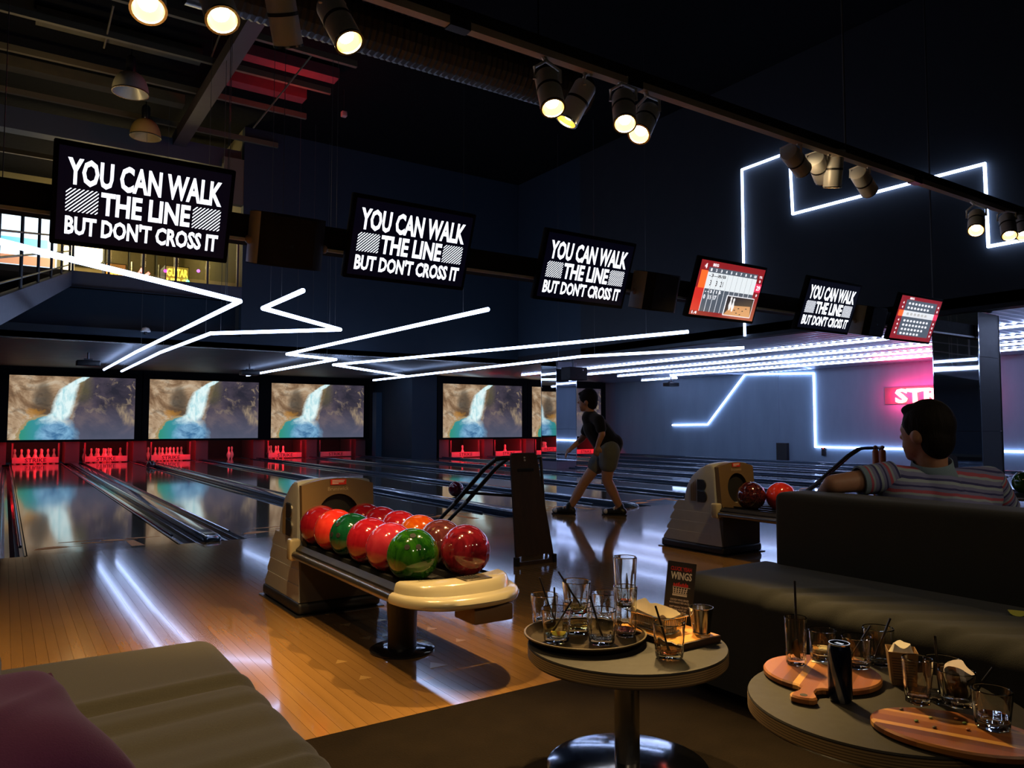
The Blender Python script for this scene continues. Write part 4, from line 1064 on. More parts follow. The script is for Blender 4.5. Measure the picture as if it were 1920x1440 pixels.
# added, unseen second track behind the viewer to light seats and the man's back
tr2 = thing('light_track', 'added unseen light track behind the camera, lighting the seats', 'light track', (2, -1.0, TZ))
G().bx(-1.5, 6.5, -1.022, -0.978, TZ - 0.012, TZ + 0.022).build('track_rail', MATS['rail_warm_grey'], tr2, smooth=False)
for xx in (-0.6, 5.4): G().tube((xx, -1.0, TZ + 0.02), (xx, -1.0, ZC), 0.008, n=6).build('hanger_rod', MATS['rod_grey'], tr2)
for k, (xx, aim, en) in enumerate([(-0.3, (0.3, 1.6, 0.4), 20), (1.0, (1.7, 1.2, 0.36), 3), (2.0, (2.7, 1.2, 0.6), 6), (3.6, (3.0, 1.6, 0.9), 12)]):
    pb = Vector((xx, -1.0, TZ - 0.10)); ax = (Vector(aim) - pb).normalized(); pf = pb + ax * 0.215
    t = thing('track_spotlight', 'added spotlight on the unseen track behind the camera, ' + ORD[k] + ' from the left', 'spotlight', pf, 'track spotlights')
    Mx = Matrix.Translation(pb) @ ax.to_track_quat('Z', 'Y').to_matrix().to_4x4()
    G().lathe([(0.030, 0.0), (0.050, 0.006), (0.056, 0.02), (0.056, 0.215), (0.05, 0.215), (0.05, 0.165), (0.001, 0.165)], 24, M=Mx).build('can', M_can, t)
    G().lathe([(0.0, 0.18), (0.026, 0.185), (0.034, 0.17), (0.0, 0.169)], 20, M=Mx).build('lamp_lens', M_lens, t)
    G().tube(pb, (xx, -1.0, TZ - 0.012), 0.012, n=8).build('stem', M_can, t)
    light('SPOT', 'spot_beam', pf + ax * 0.012, (1.0, 0.78, 0.52), en * SPOT_K, to=aim, spot_size=math.radians(62), spot_blend=0.8, shadow_soft_size=0.05)

# ================================================================== BALL RETURNS
M_shell = plain('return_grey', (0.36, 0.375, 0.39), 0.42)
M_face = plain('return_tan', (0.15, 0.095, 0.038), 0.4)
M_cream = plain('hood_cream', (0.44, 0.385, 0.26), 0.22, coat=0.5, var=0.04)
M_sticker = plain('red_sticker', (0.62, 0.03, 0.02), 0.5)
M_tanprint = plain('tan_print', (0.42, 0.33, 0.20), 0.5)
M_bar = plain('rail_bar_steel', (0.22, 0.20, 0.18), 0.25, 0.9)
def ball_return(X, label):
    t = thing('ball_return', label, 'ball return', (X, 3.97, 0), 'ball returns')
    Y = 3.97
    # upper shell, domed across its width
    prof = [(0.06, 0.40), (0.075, 0.66), (0.10, 0.715), (0.15, 0.715), (0.24, 0.675), (0.32, 0.61), (0.375, 0.52), (0.40, 0.42), (0.41, 0.36), (0.06, 0.36)]
    g = G(); rings = []
    for xx in (-0.215, -0.208, -0.19, -0.12, 0.0, 0.12, 0.19, 0.208, 0.215):
        e = abs(xx) / 0.215; ins = 0.0 if e < 0.9 else (0.004 if e < 0.97 else 0.014)
        k = 1 - 0.05 * e ** 2
        rings.append([Vector((X + xx, Y + y + (ins if y < 0.2 else -ins), (z - 0.36) * k - ins * (1 if z > 0.45 else 0) + 0.36)) for y, z in prof])
    g.loft(rings); shell = g.build('upper_shell', M_shell, t, ang=30)
    # stepped lower skirt: four overlapping bands and a dark plinth
    for k in range(4):
        z0, z1 = 0.07 + k * 0.082, 0.07 + (k + 1) * 0.082
        ye = 0.62 - 0.035 * k
        g = G().prism([(0.0 + 0.012 * k, z0), (0.0 + 0.012 * (k + 1), z1), (ye - 0.055, z1), (ye, z0 + 0.02), (ye, z0)], lambda a, b, d: Vector((X + d, Y + a, b)), -0.225 + 0.003 * k, 0.225 - 0.003 * k)
        g.build('skirt_band', M_shell, t, smooth=False)
    G().rbx(X - 0.235, X + 0.235, Y - 0.015, Y + 0.645, 0.006, 0.07, 0.02).build('plinth', M_black, t)
    G().bx(X - 0.25, X + 0.25, Y - 0.03, Y + 0.66, 0.0, 0.006).build('floor_plate', M_darksteel, t, smooth=False)
    G().bx(X - 0.218, X + 0.218, Y - 0.006, Y + 0.06, 0.07, 0.36).build('lower_front', plain('return_dark', (0.05, 0.045, 0.04), 0.5), t, smooth=False)
    # front panel with arched opening
    def outer(a):
        dx, dz = math.cos(a), math.sin(a)
        best = 9
        for lim, comp in ((0.205, abs(dx)),):
            if comp > 1e-6: best = min(best, lim / comp)
        top = 0.205; bot = 0.15
        if dz > 1e-6: best = min(best, top / dz)
        if dz < -1e-6: best = min(best, bot / -dz)
        px_, pz_ = dx * best, dz * best
        if dz > 0 and pz_ > 0.17: pz_ = pz_ - 0.036 * (px_ / 0.205) ** 2
        return px_, pz_
    N_ = 48; zc_ = 0.51; g = G(); O0, I0, O1, I1 = [], [], [], []
    for i in range(N_):
        a = 2 * PI * i / N_; ox, oz = outer(a)
        hx, hz = 0.118 * math.cos(a), 0.118 * math.sin(a)
        for (L_, xx, zz, yy) in ((O0, ox, oz, 0.025), (I0, hx, hz, 0.025), (O1, ox, oz, 0.065), (I1, hx, hz, 0.065)):
            L_.append(Vector((X + xx, Y + yy + 0.02 * (zz / 0.2), zc_ + zz)))
    for i in range(N_):
        j = (i + 1) % N_
        g.quad(O0[i], O0[j], I0[j], I0[i]); g.quad(I0[i], I0[j], I1[j], I1[i]); g.quad(O0[j], O0[i], O1[i], O1[j])
    fp = g.build('front_panel', M_face, t, ang=30)
    G().poly([Vector((X + 0.13 * math.cos(2 * PI * i / 24), Y + 0.057, zc_ + 0.125 * math.sin(2 * PI * i / 24))) for i in range(24)]).build('ball_opening', M_matt, t, smooth=False)
    g = G(); G().bx(X - 0.045, X + 0.045, Y + 0.0375, Y + 0.043, 0.678, 0.708).build('warning_sticker', M_sticker, fp, smooth=False)
    for k in range(3): g.bx(X - 0.036, X + (0.036, 0.03, 0.0)[k], Y + 0.0365, Y + 0.0375, 0.699 - 0.008 * k, 0.703 - 0.008 * k)
    g.build('sticker_print', M_white, fp, smooth=False)
    g = G(); lettering(g, 'Brunswick', 0.12, 0.020, lambda a, b: (X + a, Y + 0.0375, 0.657 + b), 0.01); g.build('maker_lettering', M_tanprint, fp, smooth=False)
    # black B emblem on both flanks
    for s in (-1, 1):
        def lobe(z0, z1, w0, e):      # one D-shaped lobe of the emblem
            pts = [(-0.045 - e, z0 - e), (-0.045 - e, z1 + e)]
            for q_ in range(9):
                an = PI / 2 - PI * q_ / 8; pts.append((w0 - 0.03 + (0.03 + e) * math.cos(an), (z0 + z1) / 2 + ((z1 - z0) / 2 + e) * math.sin(an)))
            return pts
        for (z0, z1, w0) in ((0.495, 0.572, 0.040), (0.400, 0.482, 0.048)):
            for (e, m_, d_, nm) in ((0.004, M_steel, 0.0165, 'emblem_edge'), (0.0, M_black, 0.021, 'emblem')):
                G().prism(lobe(z0, z1, w0, e), lambda a, b_, d: Vector((X + s * (0.204 + d), Y + 0.20 - a, b_)), 0.002, d_).build(nm, m_, shell, smooth=False)
        g = G()
        for k in range(5): g.bx(X + s * 0.2185 - 0.001, X + s * 0.2185 + 0.001, Y + 0.268 + 0.012 * k, Y + 0.272 + 0.012 * k, 0.40, 0.57 - 0.01 * k)
        g.build('speed_lines', M_face, shell, smooth=False)
    # rack
    ya, yb = Y + 0.02, 2.74
    G().bx(X - 0.222, X + 0.222, yb, ya, 0.325, 0.348).build('rack_tray', M_matt, t, smooth=False)
    for xx in (-0.175, -0.065, 0.065, 0.175):
        G().bx(X + xx - 0.008, X + xx + 0.008, yb, ya, 0.348, 0.372).build('ball_rail', M_black, t, smooth=False)
    for s in (-1, 1):
        G().prism([(0.222, 0.372), (0.245, 0.352), (0.245, 0.31), (0.222, 0.31)], lambda a, b, d: Vector((X + s * a, d, b)), yb, ya).build('side_band', M_black, t, smooth=False)
        G().path([(X + s * 0.247, yb, 0.322), (X + s * 0.247, ya, 0.322)], 0.021, 12).build('side_bar', M_bar, t)
        G().rbx(X + s * 0.245 - 0.03, X + s * 0.245 + 0.03, ya - 0.02, ya + 0.05, 0.29, 0.405, 0.015).build('bar_bracket', M_cream, t)
    # hood
    def outl(a_, b_, y0, n=24, conc=0.03):
        pts = []
        for i in range(n + 1):
            an = PI + PI * i / n; pts.append((a_ * math.copysign(abs(math.cos(an)) ** 0.75, math.cos(an)), y0 + b_ * math.sin(an)))
        for i in range(1, 8):
            u_ = i / 8; pts.append((a_ * (1 - 2 * u_), y0 + 0.0 - conc * math.sin(PI * u_)))
        return pts
    def tier(levels, name, m):
        rings = [[Vector((X + p[0], p[1], z)) for p in outl(a_, b_, y0, conc=cc)] for (a_, b_, y0, z, cc) in levels]
        return G().loft(rings).build(name, m, t, ang=50)
    tier([(0.250, 0.235, 2.75, 0.300, 0.02), (0.272, 0.262, 2.75, 0.310, 0.02), (0.276, 0.270, 2.75, 0.328, 0.02), (0.270, 0.262, 2.75, 0.343, 0.02), (0.258, 0.245, 2.75, 0.350, 0.02)], 'hood_lower', M_cream)
    hd = tier([(0.252, 0.205, 2.75, 0.348, 0.03), (0.249, 0.195, 2.75, 0.368, 0.05), (0.243, 0.182, 2.75, 0.384, 0.06), (0.230, 0.168, 2.745, 0.391, 0.065)], 'hood_upper', M_cream)
    vp = Vector((X + 0.045, 2.632, 0.3935))
    G().rbx(vp.x - 0.062, vp.x + 0.062, vp.y - 0.042, vp.y + 0.042, vp.z - 0.006, vp.z + 0.002, 0.004).build('vent_plate', plain('vent_bronze', (0.12, 0.10, 0.07), 0.3, 0.6), hd)
    for k in range(6): G().bx(vp.x - 0.05 + 0.013 * k, vp.x - 0.044 + 0.013 * k, vp.y - 0.02, vp.y + 0.03, vp.z + 0.002, vp.z + 0.004).build('vent_slot', M_matt, hd, smooth=False)
    G().rbx(X - 0.02, X + 0.16, 2.52, 2.68, 0.235, 0.300, 0.008).build('under_box', plain('box_brown', (0.15, 0.075, 0.03), 0.5), t)
    # pedestal
    g = G(); rings = []
    for (r0, z) in ((0.068, 0.012), (0.066, 0.05), (0.070, 0.18), (0.080, 0.325)):
        rings.append([Vector((X - 0.03 + r0 * math.cos(2 * PI * i / 24), 3.13 + r0 * 0.8 * math.sin(2 * PI * i / 24), z)) for i in range(24)])
    g.loft(rings).build('pedestal', M_black, t)
    G().lathe([(0.145, 0.0), (0.145, 0.008), (0.135, 0.014), (0.07, 0.018)], 36, (X - 0.03, 3.13, 0)).build('pedestal_foot', plain('foot_gloss_black', (0.015, 0.015, 0.018), 0.12, coat=0.5), t)
    return t
XR = [1.54, 4.84, 8.14]
ball_return(XR[0], 'nearest grey ball return with two rows of bowling balls')
ball_return(XR[1], 'second grey ball return behind the end of the right couch')
ball_return(XR[2], 'far ball return at the right edge behind the seated man')

# ------------------------------------------------------------------ bowling balls
def ball_mat(name, a, b, sc=7.0, contrast=(0.35, 0.65), r=0.10):
    k = NT(name); k.rough_metal(r); k.p.inputs['Coat Weight'].default_value = 0.6; k.p.inputs['Coat Roughness'].default_value = 0.04
    n = k.noise(k.coords(), sc, 6, 0.6, 2.2)
    k.color(k.ramp(n, [(contrast[0], a), (contrast[1], b)])); return k.m
BALL_R = 0.1085
def ball(loc, m, label, holes=None, group=None, mark=None):
    loc = Vector(loc); t = thing('bowling_ball', label, 'bowling ball', loc, group)
    G().sphere(loc, BALL_R, 40, 24).build('ball_body', m, t, ang=180)
    if holes:
        h = Vector(holes).normalized(); a = h.cross(Vector((0, 0, 1))).normalized(); b = h.cross(a)
        for (u_, v_, rr) in ((-0.22, 0.16, 0.0115), (0.22, 0.16, 0.0115), (0.0, -0.34, 0.013)):
            d = (h + a * u_ + b * v_).normalized(); c = loc + d * BALL_R
            q = d.to_track_quat('Z', 'Y').to_matrix().to_4x4()
            G().lathe([(0.0, -0.004), (rr, -0.004), (rr, 0.0006), (rr - 0.001, 0.0008), (0.0, -0.0002)], 14, M=Matrix.Translation(c) @ q).build('finger_hole', M_matt, t)
    return t
B_red = ball_mat('ball_red', (0.22, 0.004, 0.012), (0.33, 0.012, 0.024))
B_deep = ball_mat('ball_deep_red', (0.15, 0.003, 0.010), (0.25, 0.008, 0.02), 5)
B_orange_red = ball_mat('ball_hot_red', (0.55, 0.022, 0.018), (0.70, 0.050, 0.036), 5)
B_pink = ball_mat('ball_pink_red', (0.33, 0.014, 0.034), (0.44, 0.036, 0.060), 4)
B_dgreen = ball_mat('ball_dark_green', (0.003, 0.035, 0.014), (0.006, 0.085, 0.035), 5)
B_green = ball_mat('ball_swirl_green', (0.003, 0.032, 0.005), (0.024, 0.12, 0.008), 6, (0.36, 0.62))
B_orange = ball_mat('ball_orange', (0.34, 0.03, 0.004), (0.50, 0.13, 0.008), 4)
B_brown = ball_mat('ball_plum_brown', (0.045, 0.010, 0.014), (0.13, 0.03, 0.035), 7)
B_maroon = ball_mat('ball_maroon', (0.07, 0.003, 0.009), (0.22, 0.012, 0.024), 7, (0.38, 0.66))
B_speck = ball_mat('ball_speckled', (0.03, 0.006, 0.012), (0.11, 0.02, 0.02), 26, (0.45, 0.6))
zb = 0.372 + BALL_R - 0.012
ga = 'balls on the nearest ball return'
yl = lambda k: 2.85 + 0.2195 * k
xl_, xr_ = XR[0] - 0.12, XR[0] + 0.12
left = [(B_green, 'swirled bright green bowling ball at the front of the rack', (-0.35, -0.7, 0.55)), (B_pink, 'pink red bowling ball behind the swirled green one', (0.55, -0.75, 0.05)), (B_red, 'red bowling ball between the pink and the dark green ball', None),
        (B_dgreen, 'plain dark green bowling ball in the left row', (-0.9, -0.3, 0.3)), (B_orange_red, 'bright orange red bowling ball behind the dark green one', None), (B_red, 'red bowling ball rearmost in the left row, by the opening', None)]
right = [(B_maroon, 'marbled maroon bowling ball at the front right of the rack', None), (B_brown, 'plum brown bowling ball with pale letters behind the maroon one', None), (B_orange, 'orange bowling ball in the right row', None),
         (B_red, 'red bowling ball just behind the orange one', None), (B_deep, 'red bowling ball second from the rear in the right row', None), (B_deep, 'deep red bowling ball rearmost in the right row', None)]
for k, (m, lab, hl) in enumerate(left): ball((xl_, yl(k), zb), m, lab, hl, ga)
bb = None
for k, (m, lab, hl) in enumerate(right):
    o = ball((xr_, yl(k) - 0.02, zb), m, lab, hl, ga)
    if k == 1: bb = o
# pale letters on the plum ball
c = ORG[bb.name]
g = G()
def onball(a, b):
    d = Vector((-0.75 + a * 6, -0.45, 0.55 + b * 6)).normalized(); return c + d * (BALL_R + 0.0008)
lettering(g, 'TU', 0.03, 0.03, onball, 0.0, 0.02, 0.03)
g.build('ball_lettering', M_tanprint, bb, smooth=False)
gb = 'balls on the second ball return'
ball((XR[1] - 0.10, 3.79, zb), B_speck, 'dark speckled maroon bowling ball by the opening of the second return', None, gb)
ball((XR[1] + 0.03, 3.62, zb + 0.001), B_orange_red, 'bright orange red bowling ball half hidden by the couch', None, gb)
gd = 'balls on the far ball return'
ball((XR[2] - 0.12, 3.25, zb), B_green, 'green bowling ball at the right edge of the photo', None, gd)
ball((XR[2] - 0.12, 3.62, zb), B_orange, 'orange bowling ball behind the seated man\'s shoulder', None, gd)
p = atZ(855, 917, BALL_R); ball((p.x, p.y, BALL_R), B_maroon, 'dark maroon ball rolling down the lane in front of the bowler', None)
p = atZ(296, 865, BALL_R); ball((DIV[2] - 0.18, 20.3, 0.045), B_brown, 'dark ball far down the gutter before the third set of pins', None)

# ================================================================== PANEL STAND AND BALL RAMPS
M_brown = wood('stand_brown', (0.030, 0.013, 0.005), (0.055, 0.024, 0.009), 0.5, 'Z', rnd=False)
sgn = thing('folding_stand', 'tall narrow brown folding stand with a slot at its foot', 'folding stand', (3.23, 4.6, 0))
def stand_panel(yb_, yt_, name, m, slot):
    zt = 0.80
    def P(a, z, d): return Vector((3.235 + a, yb_ + (yt_ - yb_) * z / zt + d, z))
    o = [(-0.170, 0.0), (0.170, 0.0), (0.118, zt - 0.02), (0.10, zt), (-0.10, zt), (-0.118, zt - 0.02)]
    g = G()
    if not slot:
        g.prism(o, lambda a, b, d: P(a, b, d), 0, 0.018); return g.build(name, m, sgn, smooth=False)
    # strip below and around the slot, then the body
    s = [(-0.115 + 0.02 * (math.cos(t_) - 1), 0.045 + 0.02 * math.sin(t_)) for t_ in [PI / 2 + PI * i / 6 for i in range(7)]] + [(0.115 + 0.02 * (math.cos(t_) + 1) - 0.02, 0.045 + 0.02 * math.sin(t_)) for t_ in [-PI / 2 + PI * i / 6 for i in range(7)]]
    out = []
    for (a, b) in s:
        an = math.atan2(b - 0.045, a); 
        if abs(a) > 0.114 and abs(b - 0.045) < 0.0199: out.append((math.copysign(0.165, a), 0.045 + (b - 0.045) * 2.25))
        else: out.append((math.copysign(0.165, a) if abs(a) > 0.1 else a, 0.09 if b > 0.045 else 0.0))
    for d in (0, 0.018):
        for i in range(len(s)):
            j = (i + 1) % len(s); g.quad(P(*s[i], d), P(*s[j], d), P(*out[j], d), P(*out[i], d))
    for i in range(len(s)):
        j = (i + 1) % len(s); g.quad(P(*s[i], 0), P(*s[j], 0), P(*s[j], 0.018), P(*s[i], 0.018)); g.quad(P(*out[i], 0), P(*out[j], 0), P(*out[j], 0.018), P(*out[i], 0.018))
    g.prism([(-0.165, 0.09), (0.165, 0.09)] + o[2:], lambda a, b, d: P(a, b, d), 0, 0.018)
    return g.build(name, m, sgn, smooth=False)
fpn = stand_panel(4.50, 4.66, 'front_panel', M_brown, True)
G().prism([(-0.10, 0.0), (0.10, 0.0), (0.08, 0.76), (-0.08, 0.76)], lambda a, b, d: Vector((3.45 + a - 0.20 * b / 0.8, 4.84 - 0.15 * b / 0.8 + d, b)), 0, 0.016).build('rear_leg', M_brown, sgn, smooth=False)
for z in (0.765, 0.745): G().sphere((3.235, 4.50 + 0.16 * z / 0.8 - 0.002, z), 0.008, 10, 8).build('stud', M_white, sgn)
G().rbx(3.16, 3.31, 4.63, 4.645, 0.66, 0.685, 0.006).build('grip', M_matt, sgn)
for s in (-1, 1): G().bx(3.235 + s * 0.165 - 0.014, 3.235 + s * 0.165 + 0.014, 4.49, 4.53, 0.0, 0.06).build('foot', M_black, sgn, smooth=False)

def ramp(off, label):
    top = Vector((3.20, 5.05, 0.73)) + off; bot = Vector((2.95, 5.75, 0.03)) + off
    t = thing('ball_ramp', label, 'ball ramp', Vector((top.x, top.y, 0)), 'black ball ramps')
    side = Vector((0.14, 0.05, 0))
    for s in (0, 1):
        o = side * s
        pts = [bot + o + Vector((0.05, -0.06, 0)), bot + o + Vector((0, 0, 0.03)), bot.lerp(top, 0.5) + o, bot.lerp(top, 0.90) + o, top + o + Vector((0.02, -0.03, 0.01)), top + o + Vector((0.08, -0.06, 0.02)), top + o + Vector((0.30, -0.10, 0.02))]
        G().path(pts, 0.018, 10).build('ramp_rail', M_black, t)
    for u_ in (0.02, 0.62): 
        a = bot.lerp(top, u_); G().tube(a, a + side, 0.010, n=8).build('cross_bar', M_black, t)
    e = top + Vector((0.30, -0.10, 0.02))
    G().tube(e, e + side, 0.012, n=8).build('cross_bar', M_black, t)
    for s in (0, 1): G().tube(e + side * s, Vector(((e + side * s).x + 0.06, (e + side * s).y, 0)), 0.013, n=8).build('ramp_leg', M_black, t)
    a = bot.lerp(top, 0.62); G().tube(a, Vector((e.x, e.y, a.z - 0.03)), 0.011, n=8).build('brace', M_black, t)
    return t
ramp(Vector((0, 0, 0)), 'black tubular ball ramp beside the brown folding stand')
ramp(Vector((4.78, -0.1, 0.0)), 'black tubular ball ramp beyond the seated man\'s arm')
M_or = plain('orange_plastic', (0.42, 0.10, 0.01), 0.35)
for k, (px, lab) in enumerate(((1642, 'orange post with a knob beyond the man\'s arm, left one'), (1655, 'orange post with a knob beyond the man\'s arm, right one'))):
    p = atX(px, 860, 7.9); b = Vector((p.x, p.y, 0)); t = thing('knob_post', lab, 'post', b, 'orange posts')
    zt = 0.74
    G().lathe([(0.0, 0.0), (0.05, 0.0), (0.05, 0.01), (0.034, 0.02), (0.034, zt - 0.02), (0.028, zt), (0.012, zt + 0.008), (0.0, zt + 0.008)], 16, b).build('post_body', M_or, t)
    G().lathe([(0.0, zt + 0.006), (0.012, zt + 0.006), (0.024, zt + 0.028), (0.020, zt + 0.045), (0.0, zt + 0.052)], 14, b).build('knob', plain('knob_brown', (0.16, 0.05, 0.015), 0.4), t)

# ================================================================== COUCHES
def couch_seat(x0, x1, y0, y1, zt, name, mat, parent, wr, flip=1, ny=150, r=0.065):
    """seat block with rounded long edge at x1 (flip=1) or x0 (flip=-1), softly creased top; end rounded at y1"""
    g = G(); sec = []
    L = x1 - x0
    for i in range(15): sec.append((L * i / 15 * (1 - r / L), 0.0))
    for i in range(9):
        a = PI / 2 * i / 8; sec.append((L - r + r * math.sin(a), -r + r * math.cos(a)))
    for z in (0.15, 0.25, zt - 0.04): sec.append((L, -z))
    rows = []
    ys = [y0 + (y1 - r - y0) * j / ny for j in range(ny)] + [y1 - r + r * math.sin(PI / 2 * j / 8) for j in range(9)]
    for j, y in enumerate(ys):
        e = 0.0
        if y > y1 - r: e = r - math.sqrt(max(0, r * r - (y - y1 + r) ** 2))
        row = []
        for (s, dz) in sec:
            sx = min(s, L - e) if s > L - r else s
            z = zt + dz
            if dz > -0.3: z -= e * (1.0 if dz > -r else max(0, 1 + (dz + r) / 0.2))
            if y < y1 - 0.02:
                for (yc, amp, wd, sl, sp) in wr:
                    d = y - (yc + sl * (s - L)); 
                    f_ = amp * math.exp(-(d / wd) ** 2) * min(1, max(0, (s - sp) / 0.2))
                    f_ -= 0.6 * amp * math.exp(-((d - wd * 1.9) / (wd * 1.3)) ** 2) * min(1, max(0, (s - sp) / 0.2))
                    if dz > -r * 1.2: z -= f_
                    else: sx -= f_ * 0.35
            X_ = x0 + sx if flip > 0 else x1 - sx
            row.append(Vector((X_, y, z)))
        rows.append(row)
    n = len(sec); base = len(g.v)
    for rw in rows: g.v += rw
    for j in range(len(rows) - 1):
        for i in range(n - 1):
            a = base + j * n + i; g.f.append((a, a + 1, a + n + 1, a + n))
    # end wall
    last = rows[-1]; xb = x0 if flip > 0 else x1
    g.poly([p.copy() for p in last] + [Vector((xb, y1, 0.04))])
    return g.build(name, mat, parent, ang=60)
cl = thing('couch', 'olive grey couch in the left foreground with a plum cushion on it', 'couch', (0, 1.0, 0), 'lounge couches')
couch_seat(-0.75, 0.51, -0.3, 2.235, 0.425, 'seat', M_couch, cl,
           [(1.80, 0.013, 0.020, 0.10, 0.30), (1.66, 0.006, 0.022, 0.12, 0.25), (1.36, 0.006, 0.02, 0.10, 0.35), (1.30, 0.008, 0.016, 0.16, 0.5), (1.21, 0.010, 0.016, 0.12, 0.6), (1.12, 0.007, 0.016, 0.18, 0.4), (1.52, 0.004, 0.03, 0.1, 0.2), (0.95, 0.008, 0.02, 0.12, 0.3)])
G().bx(-0.7, 0.46, -0.25, 2.18, 0.0, 0.05).build('plinth', M_matt, cl, smooth=False)
G().rbx(-0.42, 0.012, 0.4, 2.235, 0.36, 0.49, 0.05, 4).build('bolster', M_greyfab, cl)
# plum cushion
A = atZ(92, 1268, 0.55); Bc = atZ(285, 1475, 0.46); Cc = A + Vector((-0.36, -0.20, 0.03)); Dc = Bc + Cc - A
cu = thing('throw_cushion', 'plum purple throw cushion on the left couch', 'cushion', (A + Bc + Cc + Dc) / 4)
nrm = (Bc - A).cross(Cc - A).normalized(); nrm = nrm if nrm.z > 0 else -nrm
g = G(); n = 36
for sgn_ in (1, -1):
    base = len(g.v)
    for i in range(n + 1):
        for j in range(n + 1):
            u_, v_ = i / n, j / n
            pu, pv = 2 * u_ - 1, 2 * v_ - 1
            pinch = 0.07
            uu = 0.5 + 0.5 * pu * (1 - pinch * (1 - pv * pv) * pu * pu); vv = 0.5 + 0.5 * pv * (1 - pinch * (1 - pu * pu) * pv * pv)
            p = A + (Bc - A) * uu + (Cc - A) * vv
            puff = ((1 - abs(pu) ** 3.0) * (1 - abs(pv) ** 3.0)) ** 0.55
            wv = 0.010 * math.sin(9 * uu + 6 * vv) * puff * (1 - puff * 0.4) + 0.006 * math.sin(21 * vv - 5 * uu) * puff * (1 - puff) + 0.008 * math.exp(-((uu - vv * 0.7 - 0.25) / 0.05) ** 2) * puff
            g.v.append(p + nrm * sgn_ * (0.072 * puff + (wv if sgn_ > 0 else 0)))
    for i in range(n):
        for j in range(n):
            a = base + i * (n + 1) + j; g.f.append((a, a + 1, a + n + 2, a + n + 1))
g.build('cushion_cover', M_purple, cu, ang=180)
g = G(); ed = [A.lerp(Bc, k / 12) for k in range(13)]
G().path([A + nrm * 0.002] + [p + (Cc - A).normalized() * 0.03 * math.sin(PI * k / 12) * 0.45 for k, p in enumerate(ed)][1:-1] + [Bc], 0.005, 6).build('piping', M_purple, cu)

cr = thing('couch', 'dark olive couch on the right with a long plain backrest', 'couch', (2.5, 1.2, 0), 'lounge couches')
couch_seat(2.21, 2.72, -1.2, 2.16, 0.425, 'seat', M_couch2, cr, [(1.72, 0.006, 0.02, 0.6, 0.1), (1.58, 0.007, 0.02, 0.7, 0.1), (1.45, 0.007, 0.02, 0.8, 0.1), (1.30, 0.008, 0.02, 0.8, 0.1), (1.12, 0.008, 0.02, 0.8, 0.1), (0.98, 0.007, 0.02, 0.8, 0.1)], flip=-1)
G().rbx(2.70, 2.92, -1.2, 2.05, 0.20, 0.724, 0.035, 4).build('backrest', M_couch2, cr)
G().bx(2.26, 2.9, -1.15, 2.1, 0.0, 0.05).build('plinth', M_matt, cr, smooth=False)
cb = thing('couch', 'couch behind the right backrest on which the man sits', 'couch', (3.3, 1.2, 0), 'lounge couches')
G().rbx(2.925, 3.05, -1.2, 2.03, 0.05, 0.68, 0.03, 3).build('backrest', M_couch2, cb)
G().rbx(3.05, 3.65, -1.2, 2.05, 0.05, 0.36, 0.05, 3).build('seat', M_couch2, cb)
G().bx(3.0, 3.6, -1.1, 2.0, 0.0, 0.06).build('plinth', M_matt, cb, smooth=False)

# ================================================================== TABLES
M_top = plain('laminate_dark', (0.019, 0.017, 0.015), 0.6, scale=40, spec=0.2)
def ply_mat():
    k = NT('plywood_edge'); k.rough_metal(0.5)
    s = k.add('ShaderNodeSeparateXYZ'); k.link(k.coords(), s.inputs[0])
    f_ = k.math('FRACT', k.math('MULTIPLY', s.outputs[2], 170.0))
    k.color(k.mix(k.math('GREATER_THAN', f_, 0.5), (0.10, 0.062, 0.026), (0.24, 0.16, 0.075))); return k.m
M_ply = ply_mat()
M_base = plain('polished_base', (0.55, 0.56, 0.60), 0.10, 1.0, var=0.05)
M_pole = plain('brushed_pole', (0.42, 0.40, 0.37), 0.22, 1.0)
ZT1 = 0.36
def table(cx, cy, r, label):
    t = thing('round_table', label, 'table', (cx, cy, 0), 'round lounge tables')
    G().lathe([(0.0, ZT1 - 0.006), (r - 0.001, ZT1 - 0.006), (r, ZT1 - 0.004), (r - 0.002, ZT1), (0.0, ZT1)], 72, (cx, cy, 0)).build('table_top', M_top, t)
    G().lathe([(0.0, ZT1 - 0.042), (r - 0.006, ZT1 - 0.042), (r, ZT1 - 0.036), (r, ZT1 - 0.006), (0.0, ZT1 - 0.006)], 72, (cx, cy, 0)).build('plywood_edge', M_ply, t)
    G().lathe([(0.037, 0.02), (0.037, ZT1 - 0.055), (0.06, ZT1 - 0.052), (0.06, ZT1 - 0.042)], 28, (cx, cy, 0)).build('pole', M_pole, t)
    G().lathe([(0.0, 0.0), (0.236, 0.0), (0.236, 0.006), (0.22, 0.010), (0.05, 0.022), (0.0, 0.022)], 64, (cx, cy, 0)).build('base_disc', M_base, t)
    return t
table(1.55, 1.70, 0.292, 'round table with a drinks tray on a steel pole, nearer the middle')
table(1.72, 1.01, 0.302, 'round table at lower right with wooden serving boards')

